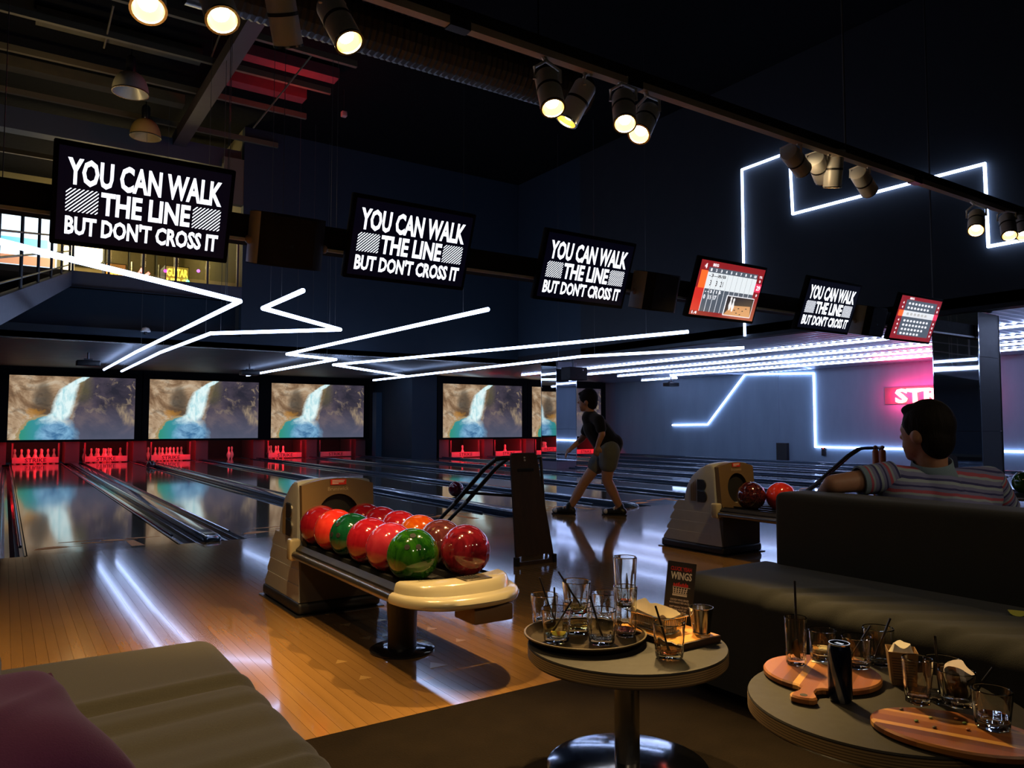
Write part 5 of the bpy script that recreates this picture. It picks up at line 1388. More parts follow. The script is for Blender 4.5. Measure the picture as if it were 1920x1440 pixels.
# ------------------------------------------------------------------ glasses
def facet(th, n=8): return math.cos(PI / n) / math.cos((th % (2 * PI / n)) - PI / n)
def glass(base, h, rt, rb, label, group, rise=0.014, wall=0.0030, tilt=None, liquid=None):
    base = Vector(base); t = thing('tumbler' if h < 0.12 else 'tall_glass', label, 'glass', base, group)
    N_ = 40; M4 = Matrix.Translation(base) @ (tilt if tilt is not None else Matrix.Identity(4))
    def ring(r, z, fac):
        return [M4 @ Vector((r * (1 + fac * (facet(2 * PI * i / N_) - 1)) * math.cos(2 * PI * i / N_), r * (1 + fac * (facet(2 * PI * i / N_) - 1)) * math.sin(2 * PI * i / N_), z)) for i in range(N_)]
    rr = lambda z: rb + (rt - rb) * (z / h) ** 0.8
    rings = [ring(0.0008, 0.0, 0), ring(rb - 0.004, 0.0, 1), ring(rb, 0.003, 1.0)]
    for k in range(1, 9):
        z = h * k / 9; rings.append(ring(rr(z), z, max(0, 1 - 1.25 * (k / 9))))
    rings += [ring(rt, h - 0.002, 0), ring(rt - wall * 0.5, h, 0), ring(rt - wall, h - 0.002, 0)]
    for k in range(8, 1, -1):
        z = h * k / 9; rings.append(ring(rr(z) - wall, z, 0.3 * max(0, 1 - 1.25 * (k / 9))))
    rings += [ring(rr(rise) - wall * 1.3, rise + 0.003, 0), ring((rr(rise) - wall) * 0.75, rise, 0), ring(0.0008, rise, 0)]
    G().loft(rings).build('glass_body', M_glass, t, ang=28)
    if liquid is not None:
        col, lv = liquid
        r2 = [ring((rr(rise) - wall * 1.4) * 0.97, rise + 0.0035, 0), ring(rr(lv) - wall * 1.15, lv, 0)]
        G().loft(r2).build('drink_remains', MATS.get(col) or glass_mat(col, {'amber_drink': (1.0, 0.50, 0.16), 'yellow_drink': (0.95, 0.80, 0.30), 'pink_drink': (1.0, 0.35, 0.25), 'melt_water': (0.93, 0.94, 0.86)}[col]), t, ang=40)
    return t
M_straw = plain('straw_black', (0.012, 0.010, 0.012), 0.3)
def straw(a, b, label):
    a, b = Vector(a), Vector(b)
    g = G(); ax = b - a; n = 10
    g.loft([g.ring(a, ax, 0.0030, n), g.ring(b, ax, 0.0030, n), g.ring(b, ax, 0.0022, n), g.ring(a, ax, 0.0022, n)], False, False)
    return tag(g.build('drinking_straw', M_straw, org=a), label, 'straw', 'black drinking straws')
def citrus_mat(name, c):
    k = NT(name); k.rough_metal(0.35); n = k.noise(k.coords(), 120, 3)
    k.color(k.mix(n, tuple(v * 0.8 for v in c), c)); k.p.inputs['Subsurface Weight'].default_value = 0.2; return k.m
M_rind = citrus_mat('lime_rind', (0.10, 0.26, 0.02)); M_flesh = citrus_mat('lime_flesh', (0.50, 0.50, 0.07)); M_lemon = citrus_mat('lemon_flesh', (0.85, 0.55, 0.05))
def wedge(c, r, label, rot, flesh=M_flesh):
    """a wedge of fruit: rind shell and flesh"""
    c = Vector(c); t = thing('citrus_wedge', label, 'citrus wedge', c); M4 = Matrix.Translation(c) @ rot
    span = math.radians(75); n = 10
    def arc(rad, s): return [M4 @ Vector((s * rad * 1.0 * 0 + rad * math.cos(-PI / 2 - span / 2 + span * i / n), s, rad * math.sin(-PI / 2 - span / 2 + span * i / n) + r * 0.6)) for i in range(n + 1)]
    rings = []
    for k in range(9):
        s = -1 + 2 * k / 8; q = math.sqrt(max(0.02, 1 - s * s)); rings.append((q, s * r * 1.25))
    g = G(); base = 0
    for (q, s) in rings: g.v += arc(r * q, s)
    m = n + 1
    for k in range(8):
        for i in range(n): a = k * m + i; g.f.append((a, a + 1, a + m + 1, a + m))
    g.build('rind', M_rind, t, ang=80)
    g = G()
    for side in (0, n):
        pts = []
        for (q, s) in rings: pts.append(arc(r * q * 0.985, s)[side])
        ctr = [M4 @ Vector((0, s, r * 0.6)) for (q, s) in rings]
        for k in range(8): g.quad(pts[k], pts[k + 1], ctr[k + 1], ctr[k])
    g.build('flesh', flesh, t, smooth=False)
    return t

# tray on the first table
TC = Vector((1.462, 1.785, ZT1))
tray = thing('serving_tray', 'round dark brown drinks tray on the middle table', 'tray', TC)
M_tray = plain('tray_brown', (0.022, 0.013, 0.005), 0.6, scale=60, spec=0.1)
G().lathe([(0.0, 0.0), (0.150, 0.0), (0.160, 0.004), (0.178, 0.024), (0.182, 0.024), (0.181, 0.020), (0.165, 0.003 + 0.004), (0.152, 0.0045), (0.0, 0.0045)], 64, TC).build('tray_dish', M_tray, tray)
G().lathe([(0.1775, 0.023), (0.1825, 0.023), (0.1825, 0.0262), (0.1775, 0.0262)], 64, TC, close=True).build('tray_rim', plain('tray_rim_tan', (0.13, 0.10, 0.055), 0.3), tray)
ZTR = ZT1 + 0.0048
gt = 'glasses on the drinks tray'
HT, RT, RB = 0.098, 0.0445, 0.0365
def on(px, py, z): return atZ(px, py, z)
g1 = on(1043, 1203, ZTR); glass(g1, HT, RT, RB, 'tumbler at the left front of the tray with a lime wedge and a leaning straw', gt, liquid=('melt_water', 0.022))
g2 = on(1021, 1172, ZTR); glass(g2, HT, RT, RB, 'tumbler at the back left of the tray with two straws', gt, liquid=('melt_water', 0.02))
g3 = on(1082, 1186, ZTR); glass(g3, HT, RT, RB, 'lower tumbler of the stacked pair on the tray', gt, liquid=('yellow_drink', 0.03))
glass(g3 + Vector((-0.002, 0.002, 0.0600)), HT, RT, RB - 0.003, 'upper tumbler of the stacked pair on the tray, holding a straw', gt, liquid=('yellow_drink', 0.022), tilt=Matrix.Rotation(0.03, 4, 'X'))
g4 = on(1128, 1206, ZTR); glass(g4, HT, RT, RB, 'tumbler at the front middle of the tray with a straw', gt, liquid=('melt_water', 0.02))
g5 = on(1136, 1168, ZTR); glass(g5, HT, RT, RB, 'tumbler at the back of the tray behind the front middle one', gt, liquid=('melt_water', 0.018))
g6 = on(1173, 1192, ZTR); glass(g6, 0.150, 0.0365, 0.030, 'lower tall glass of the stacked pair at the right of the tray, with pink remains', gt, liquid=('pink_drink', 0.022))
glass(g6 + Vector((0, 0, 0.088)), 0.150, 0.0365, 0.0275, 'upper tall glass of the stacked pair at the right of the tray', gt, liquid=('pink_drink', 0.018))
def lean(b, h0, d, ln, label):
    a = Vector(b) + Vector((0, 0, h0)); straw(a - Vector(d).normalized() * 0.0, a + Vector(d).normalized() * ln, label)
R_, U_ = _rt, Vector((0, 0, 1))
straw(g1 + U_ * 0.018 - R_ * 0.018, g1 + U_ * 0.118 + R_ * 0.046, 'black straw leaning right out of the left front tumbler')
straw(g2 + U_ * 0.018 + R_ * 0.030, g2 + U_ * 0.150 - R_ * 0.016, 'black straw pointing up left at the back left of the tray, taller one')
straw(g2 + U_ * 0.020 + R_ * 0.034 - _fw * 0.012, g2 + U_ * 0.125 + R_ * 0.030 - _fw * 0.024, 'short black straw beside the taller one at the back left of the tray')
straw(g3 + U_ * 0.080 + R_ * 0.012, g3 + U_ * 0.186 - R_ * 0.058, 'black straw in the upper stacked tumbler')
straw(g4 + U_ * 0.018 + R_ * 0.002, g4 + U_ * 0.138 - R_ * 0.034, 'black straw in the front middle tumbler')
wedge(g1 + U_ * 0.024 + R_ * 0.006 - _fw * 0.010, 0.017, 'lime wedge at the bottom of the left front tumbler', Matrix.Rotation(0.9, 4, 'Z'))
g7 = on(1255, 1234, ZT1 + 0.0005); glass(g7, HT, RT, RB, 'single tumbler with amber remains and straw at the front of the middle table', 'glasses on the tables', liquid=('amber_drink', 0.024))
straw(g7 + U_ * 0.020 + R_ * 0.000, g7 + U_ * 0.142 - R_ * 0.037, 'black straw in the single tumbler with amber remains')
# small spoon resting behind the glasses
sp0 = on(1150, 1130, ZTR + 0.10)

# wooden board with basket and steel cup
M_board2 = wood('serving_oak', (0.50, 0.20, 0.030), (0.66, 0.29, 0.050), 0.4, 'Y', rnd=False)
M_edge = plain('board_dark_edge', (0.035, 0.016, 0.008), 0.4)
bd = thing('serving_board', 'rectangular orange wood board with dark edges on the middle table', 'board', (1.70, 1.67, ZT1))
G().rbx(1.612, 1.786, 1.545, 1.805, ZT1 + 0.0003, ZT1 + 0.020, 0.003, 2).build('board_edge', M_edge, bd)
G().bx(1.616, 1.782, 1.549, 1.801, ZT1 + 0.020, ZT1 + 0.0212).build('board_face', M_board2, bd, smooth=False)
ZB = ZT1 + 0.0215
bk = thing('wire_basket', 'small steel wire basket lined with white paper on the orange board', 'basket', (1.685, 1.715, ZB))
bx0, bx1, by0, by1 = 1.635, 1.735, 1.628, 1.795
M_wire = plain('basket_wire', (0.75, 0.70, 0.58), 0.2, 1.0)
for (z, e, r) in ((0.002, 0.010, 0.0016), (0.020, 0.005, 0.0011), (0.046, 0.0, 0.0022)):
    a, b, c_, d = bx0 + e, bx1 - e, by0 + e, by1 - e
    G().path([(a, c_, ZB + z), (b, c_, ZB + z), (b, d, ZB + z), (a, d, ZB + z), (a, c_ + 0.001, ZB + z)], r, 6).build('hoop_wire', M_wire, bk)
g = G()
def upright(p, q): g.tube(p, q, 0.0009, n=5)
for k in range(17):
    y = by0 + 0.005 + (by1 - by0 - 0.01) * k / 16
    upright((bx0 + 0.010, y, ZB + 0.002), (bx0, y, ZB + 0.046)); upright((bx1 - 0.010, y, ZB + 0.002), (bx1, y, ZB + 0.046)); upright((bx0 + 0.010, y, ZB + 0.002), (bx1 - 0.010, y, ZB + 0.002))
for k in range(11):
    x = bx0 + 0.005 + (bx1 - bx0 - 0.01) * k / 10
    upright((x, by0 + 0.010, ZB + 0.002), (x, by0, ZB + 0.046)); upright((x, by1 - 0.010, ZB + 0.002), (x, by1, ZB + 0.046))
tag(g.build('mesh_wires', M_wire, bk, smooth=False), kind='stuff')
M_paper = plain('greaseproof_paper', (0.62, 0.56, 0.44), 0.7, scale=25)
g = G(); n = 44; rings = []
for lv in range(5):
    ring = []
    for i in range(n):
        a = 2 * PI * i / n
        ux = math.copysign(abs(math.cos(a)) ** 0.35, math.cos(a)); uy = math.copysign(abs(math.sin(a)) ** 0.35, math.sin(a))
        e = 0.004 + 0.010 * (1 - lv / 4)
        zz = [0.005, 0.020, 0.036, 0.046, 0.052][lv] + (0.006 * math.sin(5 * a + 1) + 0.014 * max(0, math.cos(a - 1.2)) ** 3 + 0.012 * max(0, math.cos(a - 2.4)) ** 4) * (lv / 4) ** 2
        ring.append(Vector(((bx0 + bx1) / 2 + ux * ((bx1 - bx0) / 2 - e), (by0 + by1) / 2 + uy * ((by1 - by0) / 2 - e), ZB + zz)))
    rings.append(ring)
g.loft(rings, True, False); g.build('paper_liner', M_paper, bk, ang=25)
cupc = Vector((1.752, 1.592, ZB))
cp = thing('steel_cup', 'small polished steel sauce cup on the orange board', 'cup', cupc)
G().lathe([(0.0, 0.0), (0.027, 0.0), (0.027, 0.004), (0.0255, 0.008), (0.036, 0.074), (0.0375, 0.075), (0.0375, 0.077), (0.035, 0.077), (0.0245, 0.010), (0.0, 0.009)], 36, cupc).build('cup_body', plain('cup_steel', (0.75, 0.70, 0.62), 0.14, 1.0, var=0.03), cp)
# menu card on its stand
mc = Vector((1.795, 1.735, ZT1)); mr = Matrix.Translation(mc) @ Matrix.Rotation(-YAW - 0.28, 4, 'Z') @ Matrix.Rotation(0.10, 4, 'Y') @ Matrix.Rotation(-0.10, 4, 'X')
mn = thing('menu_card', 'black upright WINGS menu card behind the wire basket', 'menu card', mc)
W2, H2 = 0.090, 0.205
M_card = plain('card_black', (0.010, 0.008, 0.010), 0.4)
G().bx(-W2 / 2, W2 / 2, 0, 0.002, 0.001, H2, mr).build('card', M_card, mn, smooth=False)
G().bx(-W2 / 2, W2 / 2, 0.004, 0.006, 0.001, H2 * 0.99, mr).build('card_back', M_card, mn, smooth=False)
G().bx(-W2 / 2 - 0.002, W2 / 2 + 0.002, -0.008, 0.014, 0.0, 0.006, mr).build('card_foot', M_black, mn, smooth=False)
fm_ = lambda a, b: mr @ Vector((a, -0.0006, b))
M_cred = plain('card_red', (0.45, 0.01, 0.012), 0.5); M_cwh = plain('card_white', (0.60, 0.57, 0.50), 0.5)
g = G(); lettering(g, 'CLUCK YEAH', 0.066, 0.013, fm_, 0.03, -0.001, 0.183); g.build('title_lettering', M_cred, mn, smooth=False)
g = G(); lettering(g, 'WINGS', 0.066, 0.024, fm_, 0.03, 0.001, 0.161); g.build('wings_lettering', M_cwh, mn, smooth=False)
g = G()
for k in range(7):
    x = -0.022 + k * 0.0068; g.poly([fm_(x, 0.128), fm_(x + 0.0068, 0.128), fm_(x + 0.006, 0.136 + 0.003 * (k % 3)), fm_(x + 0.001, 0.138 - 0.003 * (k % 2))])
g.build('wings_drawing', M_cred, mn, smooth=False)
g = G(); g.poly([fm_(-0.023, 0.127), fm_(0.032, 0.127), fm_(0.032, 0.1255), fm_(-0.023, 0.1255)])
for k in range(6): g.poly([fm_(-0.022 + 0.0085 * k, 0.124), fm_(-0.0185 + 0.0085 * k, 0.124), fm_(-0.0175 + 0.0075 * k, 0.105), fm_(-0.0205 + 0.0075 * k, 0.105)])
for k in range(3): g.poly([fm_(-0.021, 0.1195 - 0.006 * k), fm_(0.024, 0.1195 - 0.006 * k), fm_(0.024, 0.1175 - 0.006 * k), fm_(-0.021, 0.1175 - 0.006 * k)])
g.poly([fm_(-0.022, 0.104), fm_(0.024, 0.104), fm_(0.024, 0.098), fm_(-0.022, 0.098)])
g.build('basket_drawing', M_cwh, mn, smooth=False)
g = G()
for k, (s_, wd) in enumerate((('CHICKEN WINGS SERVED', 0.058), ("WITH FRANK'S RED SAUCE", 0.062), ("CAN'T HANDLE THE HEAT?", 0.060), ('TRY OUR HONEY SOY', 0.050), ('MARINADE INSTEAD', 0.048))):
    lettering(g, s_, wd, 0.0062, fm_, 0.02, 0.002, 0.086 - 0.0088 * k - (0.004 if k > 1 else 0))
g.build('small_print', M_cwh, mn, smooth=False)

# ------------------------------------------------------------------ second table
def acacia():
    k = NT('acacia_stripes'); k.rough_metal(0.35)
    oc = k.coords(); s = k.add('ShaderNodeSeparateXYZ'); k.link(oc, s.inputs[0])
    gr = k.noise(k.mapping(oc, (6, 90, 6)), 1.0, 5, 0.6, 0.8)
    D_, M_, L_, O_ = (0.13, 0.038, 0.010), (0.25, 0.080, 0.020), (0.60, 0.31, 0.085), (0.36, 0.14, 0.035)
    c = k.ramp(k.math('MULTIPLY', k.math('ADD', s.outputs[1], 0.15), 3.333), [(0.0, O_), (0.16, M_), (0.27, D_), (0.36, L_), (0.42, M_), (0.55, O_), (0.64, L_), (0.68, D_), (0.78, M_), (0.90, O_)], 'CONSTANT')
    k.color(k.mix(k.math('MULTIPLY', gr, 0.35), c, (0.10, 0.030, 0.008))); return k.m
M_acacia = acacia()
ZP1 = ZT1 + 0.0004
def paddle(c, r, aspect, hd, label, hl=0.13, rz=0.0, hole=True):
    """round or oval board with a handle towards hd (unit 2d vector)"""
    t = thing('paddle_board', label, 'serving board', (c.x, c.y, ZP1), 'wooden serving boards')
    t.rotation_euler = (0, 0, math.atan2(hd.y, hd.x))
    pts = []
    a0 = 0.21
    for i in range(61):
        a = a0 + (2 * PI - 2 * a0) * i / 60
        pts.append((r * aspect * math.cos(a), r * math.sin(a)))
    x_end = r * aspect * math.cos(a0); hw = 0.021
    low = [(x_end + 0.012, -r * math.sin(a0) * 0.62), (x_end + 0.035, -hw * 0.82), (x_end + hl * 0.55, -hw * 0.95), (x_end + hl * 0.85, -hw * 1.45), (x_end + hl, -hw * 1.2), (x_end + hl * 1.06, -hw * 0.5)]
    pts += low + [(a, -b) for a, b in reversed(low)]
    def lv(s, z):
        return [Vector((p[0] - math.copysign(min(abs(p[0]), s), p[0]) * (0.5 if abs(p[0]) < r * 0.3 else 1), p[1] - math.copysign(min(abs(p[1]) * 0.5, s), p[1]), z)) for p in pts]
    g = G().loft([lv(0.004, 0.0), lv(0.0, 0.005), lv(0.0, 0.014), lv(0.003, 0.018)])
    g.build('board_blade', M_acacia, t, ang=24, local=True)
    if hole:
        G().lathe([(0.0, 0.0), (0.0085, 0.0), (0.0085, 0.0185), (0.0, 0.0188)], 20, (x_end + hl * 0.82, 0, 0)).build('hang_hole', M_matt, t, local=True)
    return t
ZK = ZP1 + 0.0186
cA = atZ(1540, 1257, ZK); hA = atZ(1497, 1316, ZK); dA = (hA - cA); dA.z = 0
paddle(cA, 0.140, 1.0, dA.normalized(), 'round acacia paddle board with its handle towards the camera', hl=0.085)
cB = atZ(1795, 1368, ZK); e0, e1 = atZ(1640, 1340, ZK), atZ(1990, 1405, ZK); dB = (e1 - e0); dB.z = 0
paddle(cB, 0.112, 1.45, dB.normalized(), 'oval striped acacia board at the lower right corner', hl=0.1)
g2_ = 'glasses on the tables'
T1 = on(1493, 1245, ZK); glass(T1, 0.122, 0.0285, 0.0245, 'tall glass with a lime wedge and an upright straw on the round paddle board', g2_)
straw(T1 + U_ * 0.02 + R_ * 0.004, T1 + U_ * 0.215 + R_ * 0.0, 'long upright black straw in the tall glass with lime')
wedge(T1 + U_ * 0.040 + R_ * 0.000, 0.0195, 'lime and lemon wedge standing in the tall glass', Matrix.Rotation(-YAW + 0.4, 4, 'Z') @ Matrix.Rotation(1.4, 4, 'X'), M_lemon)
T2 = on(1543, 1236, ZK + 0.001); glass(T2, 0.078, 0.036, 0.031, 'tumbler on a white napkin at the back of the round paddle board', g2_, liquid=('melt_water', 0.03))
nk = G(); a = T2 - U_ * 0.0010
for (dx, dy, rz) in ((0.006, -0.012, 0.3),):
    nk.bx(-0.042, 0.042, -0.032, 0.032, 0.0, 0.0008, Matrix.Translation(Vector((T2.x + dx, T2.y + dy, ZK + 0.0))) @ Matrix.Rotation(rz, 4, 'Z'))
tag(nk.build('paper_napkin', M_paper, org=T2, smooth=False), 'flat white napkin under the tumbler on the round paddle board', 'napkin')
T3 = on(1607, 1250, ZK); glass(T3, 0.078, 0.037, 0.032, 'tumbler with a leaning straw at the right of the round paddle board', g2_)
straw(T3 + U_ * 0.016 - R_ * 0.022, T3 + U_ * 0.104 + R_ * 0.038, 'black straw leaning right in the tumbler behind the can')
# slim drinks can
cc = on(1576, 1314, ZT1 + 0.0004)
can = thing('drinks_can', 'slim dark blue and silver drinks can on the right table', 'can', cc)
def can_mat():
    k = NT('can_print'); k.rough_metal(0.25, 0.85)
    s = k.add('ShaderNodeSeparateXYZ'); k.link(k.coords(), s.inputs[0])
    an = k.math('ARCTAN2', s.outputs[1], s.outputs[0]); b = k.math('SINE', k.math('ADD', k.math('MULTIPLY', an, 2.0), k.math('MULTIPLY', s.outputs[2], 22.0)))
    k.color(k.ramp(b, [(0.45, (0.012, 0.018, 0.05)), (0.52, (0.02, 0.03, 0.08)), (0.86, (0.03, 0.04, 0.09)), (0.93, (0.45, 0.44, 0.46))])); return k.m
G().lathe([(0.022, 0.0), (0.0245, 0.005), (0.0265, 0.011), (0.0265, 0.118), (0.0255, 0.122), (0.0225, 0.130)], 36, cc).build('can_wall', can_mat(), can)
G().lathe([(0.0225, 0.129), (0.0235, 0.1315), (0.0235, 0.1335), (0.0215, 0.1335), (0.0205, 0.1300), (0.0, 0.1300)], 36, cc).build('can_lid', M_chrome, can)
G().lathe([(0.0, 0.0032), (0.020, 0.0032), (0.021, 0.0), (0.022, 0.0)], 36, cc).build('can_bottom', M_chrome, can)
G().rbx(cc.x - 0.006, cc.x + 0.006, cc.y - 0.010, cc.y + 0.010, cc.z + 0.1300, cc.z + 0.1318, 0.0006, 1).build('ring_pull', M_chrome, can)
# brown printed carton with paper, and a glass behind it
kc = on(1692, 1280, ZT1 + 0.0004)
kt = thing('paper_carton', 'brown printed paper carton filled with white paper on the right table', 'carton', kc)
M_kraft = plain('kraft_paper', (0.24, 0.13, 0.045), 0.7, scale=30)
Rk = Matrix.Translation(kc) @ Matrix.Rotation(-YAW - 0.35, 4, 'Z')
g = G(); hw0, hw1, hk = 0.026, 0.034, 0.082
for (ua, ub, z0, z1) in ((0, 1, 0, 1),):
    P4 = lambda h_, z: [Rk @ Vector((sx * h_, sy * h_, z)) for sx, sy in ((-1, -1), (1, -1), (1, 1), (-1, 1))]
    g.loft([P4(hw0, 0.0), P4(hw1, hk), P4(hw1 - 0.0015, hk), P4(hw0 - 0.0015, 0.002)], True, True)
g.build('carton_wall', M_kraft, kt, smooth=False)
g = G()
for k in range(9):
    z = 0.014 + 0.0065 * k; h_ = hw0 + (hw1 - hw0) * z / hk + 0.0004
    g.quad(*[Rk @ Vector(p) for p in ((-h_ * 0.8, -h_, z), (h_ * (0.8 - 0.12 * (k % 3)), -h_, z), (h_ * (0.8 - 0.12 * (k % 3)), -h_ - 0.0001, z + 0.0026), (-h_ * 0.8, -h_ - 0.0001, z + 0.0026))])
g.build('printed_lines', plain('brown_ink', (0.09, 0.04, 0.015), 0.6), kt, smooth=False)
g = G(); rings = []
for lv_ in range(4):
    rings.append([Rk @ Vector(((hw1 - 0.003 - 0.004 * lv_ * (lv_ > 1)) * math.cos(a_) * 1.25 * min(1, 0.8 / max(abs(math.cos(a_)), abs(math.sin(a_)))), (hw1 - 0.003 - 0.004 * lv_ * (lv_ > 1)) * math.sin(a_) * 1.25 * min(1, 0.8 / max(abs(math.cos(a_)), abs(math.sin(a_)))), hk - 0.03 + 0.014 * lv_ + 0.006 * math.sin(3 * a_ + lv_) * (lv_ > 1))) for a_ in [2 * PI * i / 24 for i in range(24)]])
g.loft(rings); g.build('paper_filling', M_paper, kt, ang=25)
T4 = on(1668, 1262, ZT1 + 0.0004); 
T4 = T4 + Vector((0.045, 0.055, 0)); glass(T4, 0.098, 0.040, 0.034, 'tumbler standing behind the brown carton', g2_)
straw(T4 + U_ * 0.016 - R_ * 0.012, T4 + U_ * 0.122 + R_ * 0.034, 'black straw in the tumbler behind the carton')
T5 = on(1722, 1318, ZK); glass(T5, 0.100, 0.0325, 0.0265, 'tall plain glass at the left end of the oval board', g2_, liquid=('amber_drink', 0.017))
T6 = on(1796, 1322, ZK); glass(T6, 0.076, 0.0385, 0.032, 'tumbler stuffed with a crumpled white napkin on the oval board', g2_)
g = G(); rings = []
for lv_ in range(6):
    z = 0.022 + 0.012 * lv_; r_ = 0.018 + 0.0022 * lv_
    rings.append([T6 + Vector(((r_ + 0.006 * math.sin(4 * a_ + lv_ * 1.3)) * math.cos(a_), (r_ + 0.005 * math.sin(3 * a_ + lv_)) * math.sin(a_), z + 0.010 * math.sin(2 * a_ + 1) * (lv_ > 3))) for a_ in [2 * PI * i / 28 for i in range(28)]])
tag(G().loft(rings).build('crumpled_napkin', plain('napkin_white', (0.72, 0.62, 0.56), 0.8), org=T6, ang=20), 'crumpled white napkin stuffed in a tumbler on the oval board', 'napkin')
T7 = on(1862, 1364, ZK); glass(T7, 0.078, 0.0385, 0.033, 'front tumbler with melting ice on the oval board', g2_, liquid=('melt_water', 0.026))
T8 = T7 + _fw * 0.20 + R_ * 0.012; T8.z = ZT1 + 0.0004; glass(T8, 0.098, 0.040, 0.034, 'rearmost tumbler at the far right of the right table', g2_)
straw(T6 + U_ * 0.02 + R_ * 0.012 - _fw * 0.020, T6 + U_ * 0.090 + R_ * 0.066 - _fw * 0.024, 'black straw leaning right between the tumblers on the oval board')
straw(T8 + U_ * 0.018 - R_ * 0.01, T8 + U_ * 0.150 - R_ * 0.016, 'upright black straw in the rearmost tumbler')
for k, (px, py, c_) in enumerate([(1718, 1352, (0.05, 0.12, 0.02)), (1745, 1346, (0.22, 0.20, 0.06)), (1808, 1356, (0.07, 0.13, 0.02)), (1793, 1348, (0.40, 0.12, 0.03)), (1690, 1330, (0.04, 0.02, 0.01)), (1752, 1364, (0.04, 0.02, 0.01)), (1815, 1368, (0.3, 0.09, 0.03))]):
    p = on(px, py, ZK + 0.001)
    tag(G().sphere(p + U_ * 0.001, 0.0045, 8, 6, (1.3, 0.9, 0.45)).build('herb_crumb', plain('crumb_%d' % k, c_, 0.6), org=p), ['dark green herb crumb on the oval board, left one', 'pale crumb on the oval board', 'largest green herb crumb on the oval board', 'orange crumb beside the green herb on the oval board', 'dark speck near the left end of the oval board', 'dark speck in the middle of the oval board', 'orange crumb near the front tumbler'][k], 'crumb', 'crumbs on the oval board')
# green leaf piece on the couch at the right edge
p = atZ(1908, 1152, 0.43)
wedge(p + U_ * 0.0, 0.02, 'lime green wedge lying on the right couch seat at the photo edge', Matrix.Rotation(0.5, 4, 'Z'))

# ================================================================== PEOPLE
def skin_mat(name, c):
    k = NT(name); k.rough_metal(0.5, 0, 0.4); n = k.noise(k.coords(), 18, 4)
    k.color(k.mix(n, tuple(v * 0.85 for v in c), tuple(min(1, v * 1.1) for v in c)))
    k.p.inputs['Subsurface Weight'].default_value = 0.15; k.p.inputs['Subsurface Radius'].default_value = (0.02, 0.008, 0.004); return k.m
M_skin = skin_mat('skin', (0.42, 0.22, 0.145))
def hair_mat(name, c):
    k = NT(name); k.rough_metal(0.75, 0, 0.2); n = k.noise(k.mapping(k.coords(), (90, 90, 14)), 1.0, 4, 0.6, 0.5)
    k.color(k.mix(n, tuple(v * 0.5 for v in c), tuple(v * 1.6 for v in c))); k.bump(n, 0.8, 0.006); return k.m
M_hair = hair_mat('dark_brown_hair', (0.005, 0.003, 0.0025))
def shirt_mat(name, axis, scale, off=0.0):
    k = NT(name); k.rough_metal(0.85, 0, 0.2)
    s = k.add('ShaderNodeSeparateXYZ'); oc = k.coords(); k.link(oc, s.inputs[0])
    dot = k.add('ShaderNodeVectorMath', operation='DOT_PRODUCT'); k.link(oc, dot.inputs[0]); dot.inputs[1].default_value = axis
    wob = k.math('MULTIPLY', k.math('SUBTRACT', k.noise(oc, 7, 2), 0.5), 0.025)
    f_ = k.math('FRACT', k.math('ADD', k.math('MULTIPLY', k.math('ADD', dot.outputs['Value'], wob), scale), off))
    blue, navy, red, aqua = (0.20, 0.22, 0.42), (0.03, 0.03, 0.14), (0.46, 0.085, 0.12), (0.34, 0.43, 0.50)
    c = k.ramp(f_, [(0.0, aqua), (0.13, navy), (0.24, blue), (0.42, aqua), (0.52, red), (0.66, blue), (0.78, navy), (0.86, blue)], 'CONSTANT')
    fn_ = k.noise(oc, 400, 2); k.color(k.mix(k.math('MULTIPLY', fn_, 0.4), c, tuple(v * 0.6 for v in blue))); k.bump(fn_, 0.2, 0.001); return k.m

man = thing('person', 'seated man in a striped polo shirt, back turned, arm along the couch', 'person', (3.15, 1.5, 0))
D0 = 3.18
def q(x, y, d=0.0): return atD(x, y, D0 + d)
hvec = (-_rt * 0.50 + Vector((_fw.x, _fw.y, 0)).normalized() * 0.86).normalized()     # where the face points
hside = Vector((0, 0, 1)).cross(hvec).normalized()
HC = q(1737, 810, 0.0)
def hp(f_, s, u_): return HC + hvec * f_ + hside * s + U_ * u_
Mh = Matrix((hvec.to_4d(), hside.to_4d(), U_.to_4d(), Vector((0, 0, 0, 1)))).transposed(); Mh = Mh.to_3x3().to_4x4()
neck = q(1748, 885, 0.02); shL = q(1664, 895, 0.0); shR = q(1852, 899, 0.12); chest = q(1760, 960, 0.05); hip = Vector((3.22, 1.50, 0.45))
elb = q(1562, 908, -0.02); wri = q(1540, 930, 0.20)
elbR = q(1905, 985, 0.22); wriR = elbR + Vector((0.2, 0.02, -0.10))
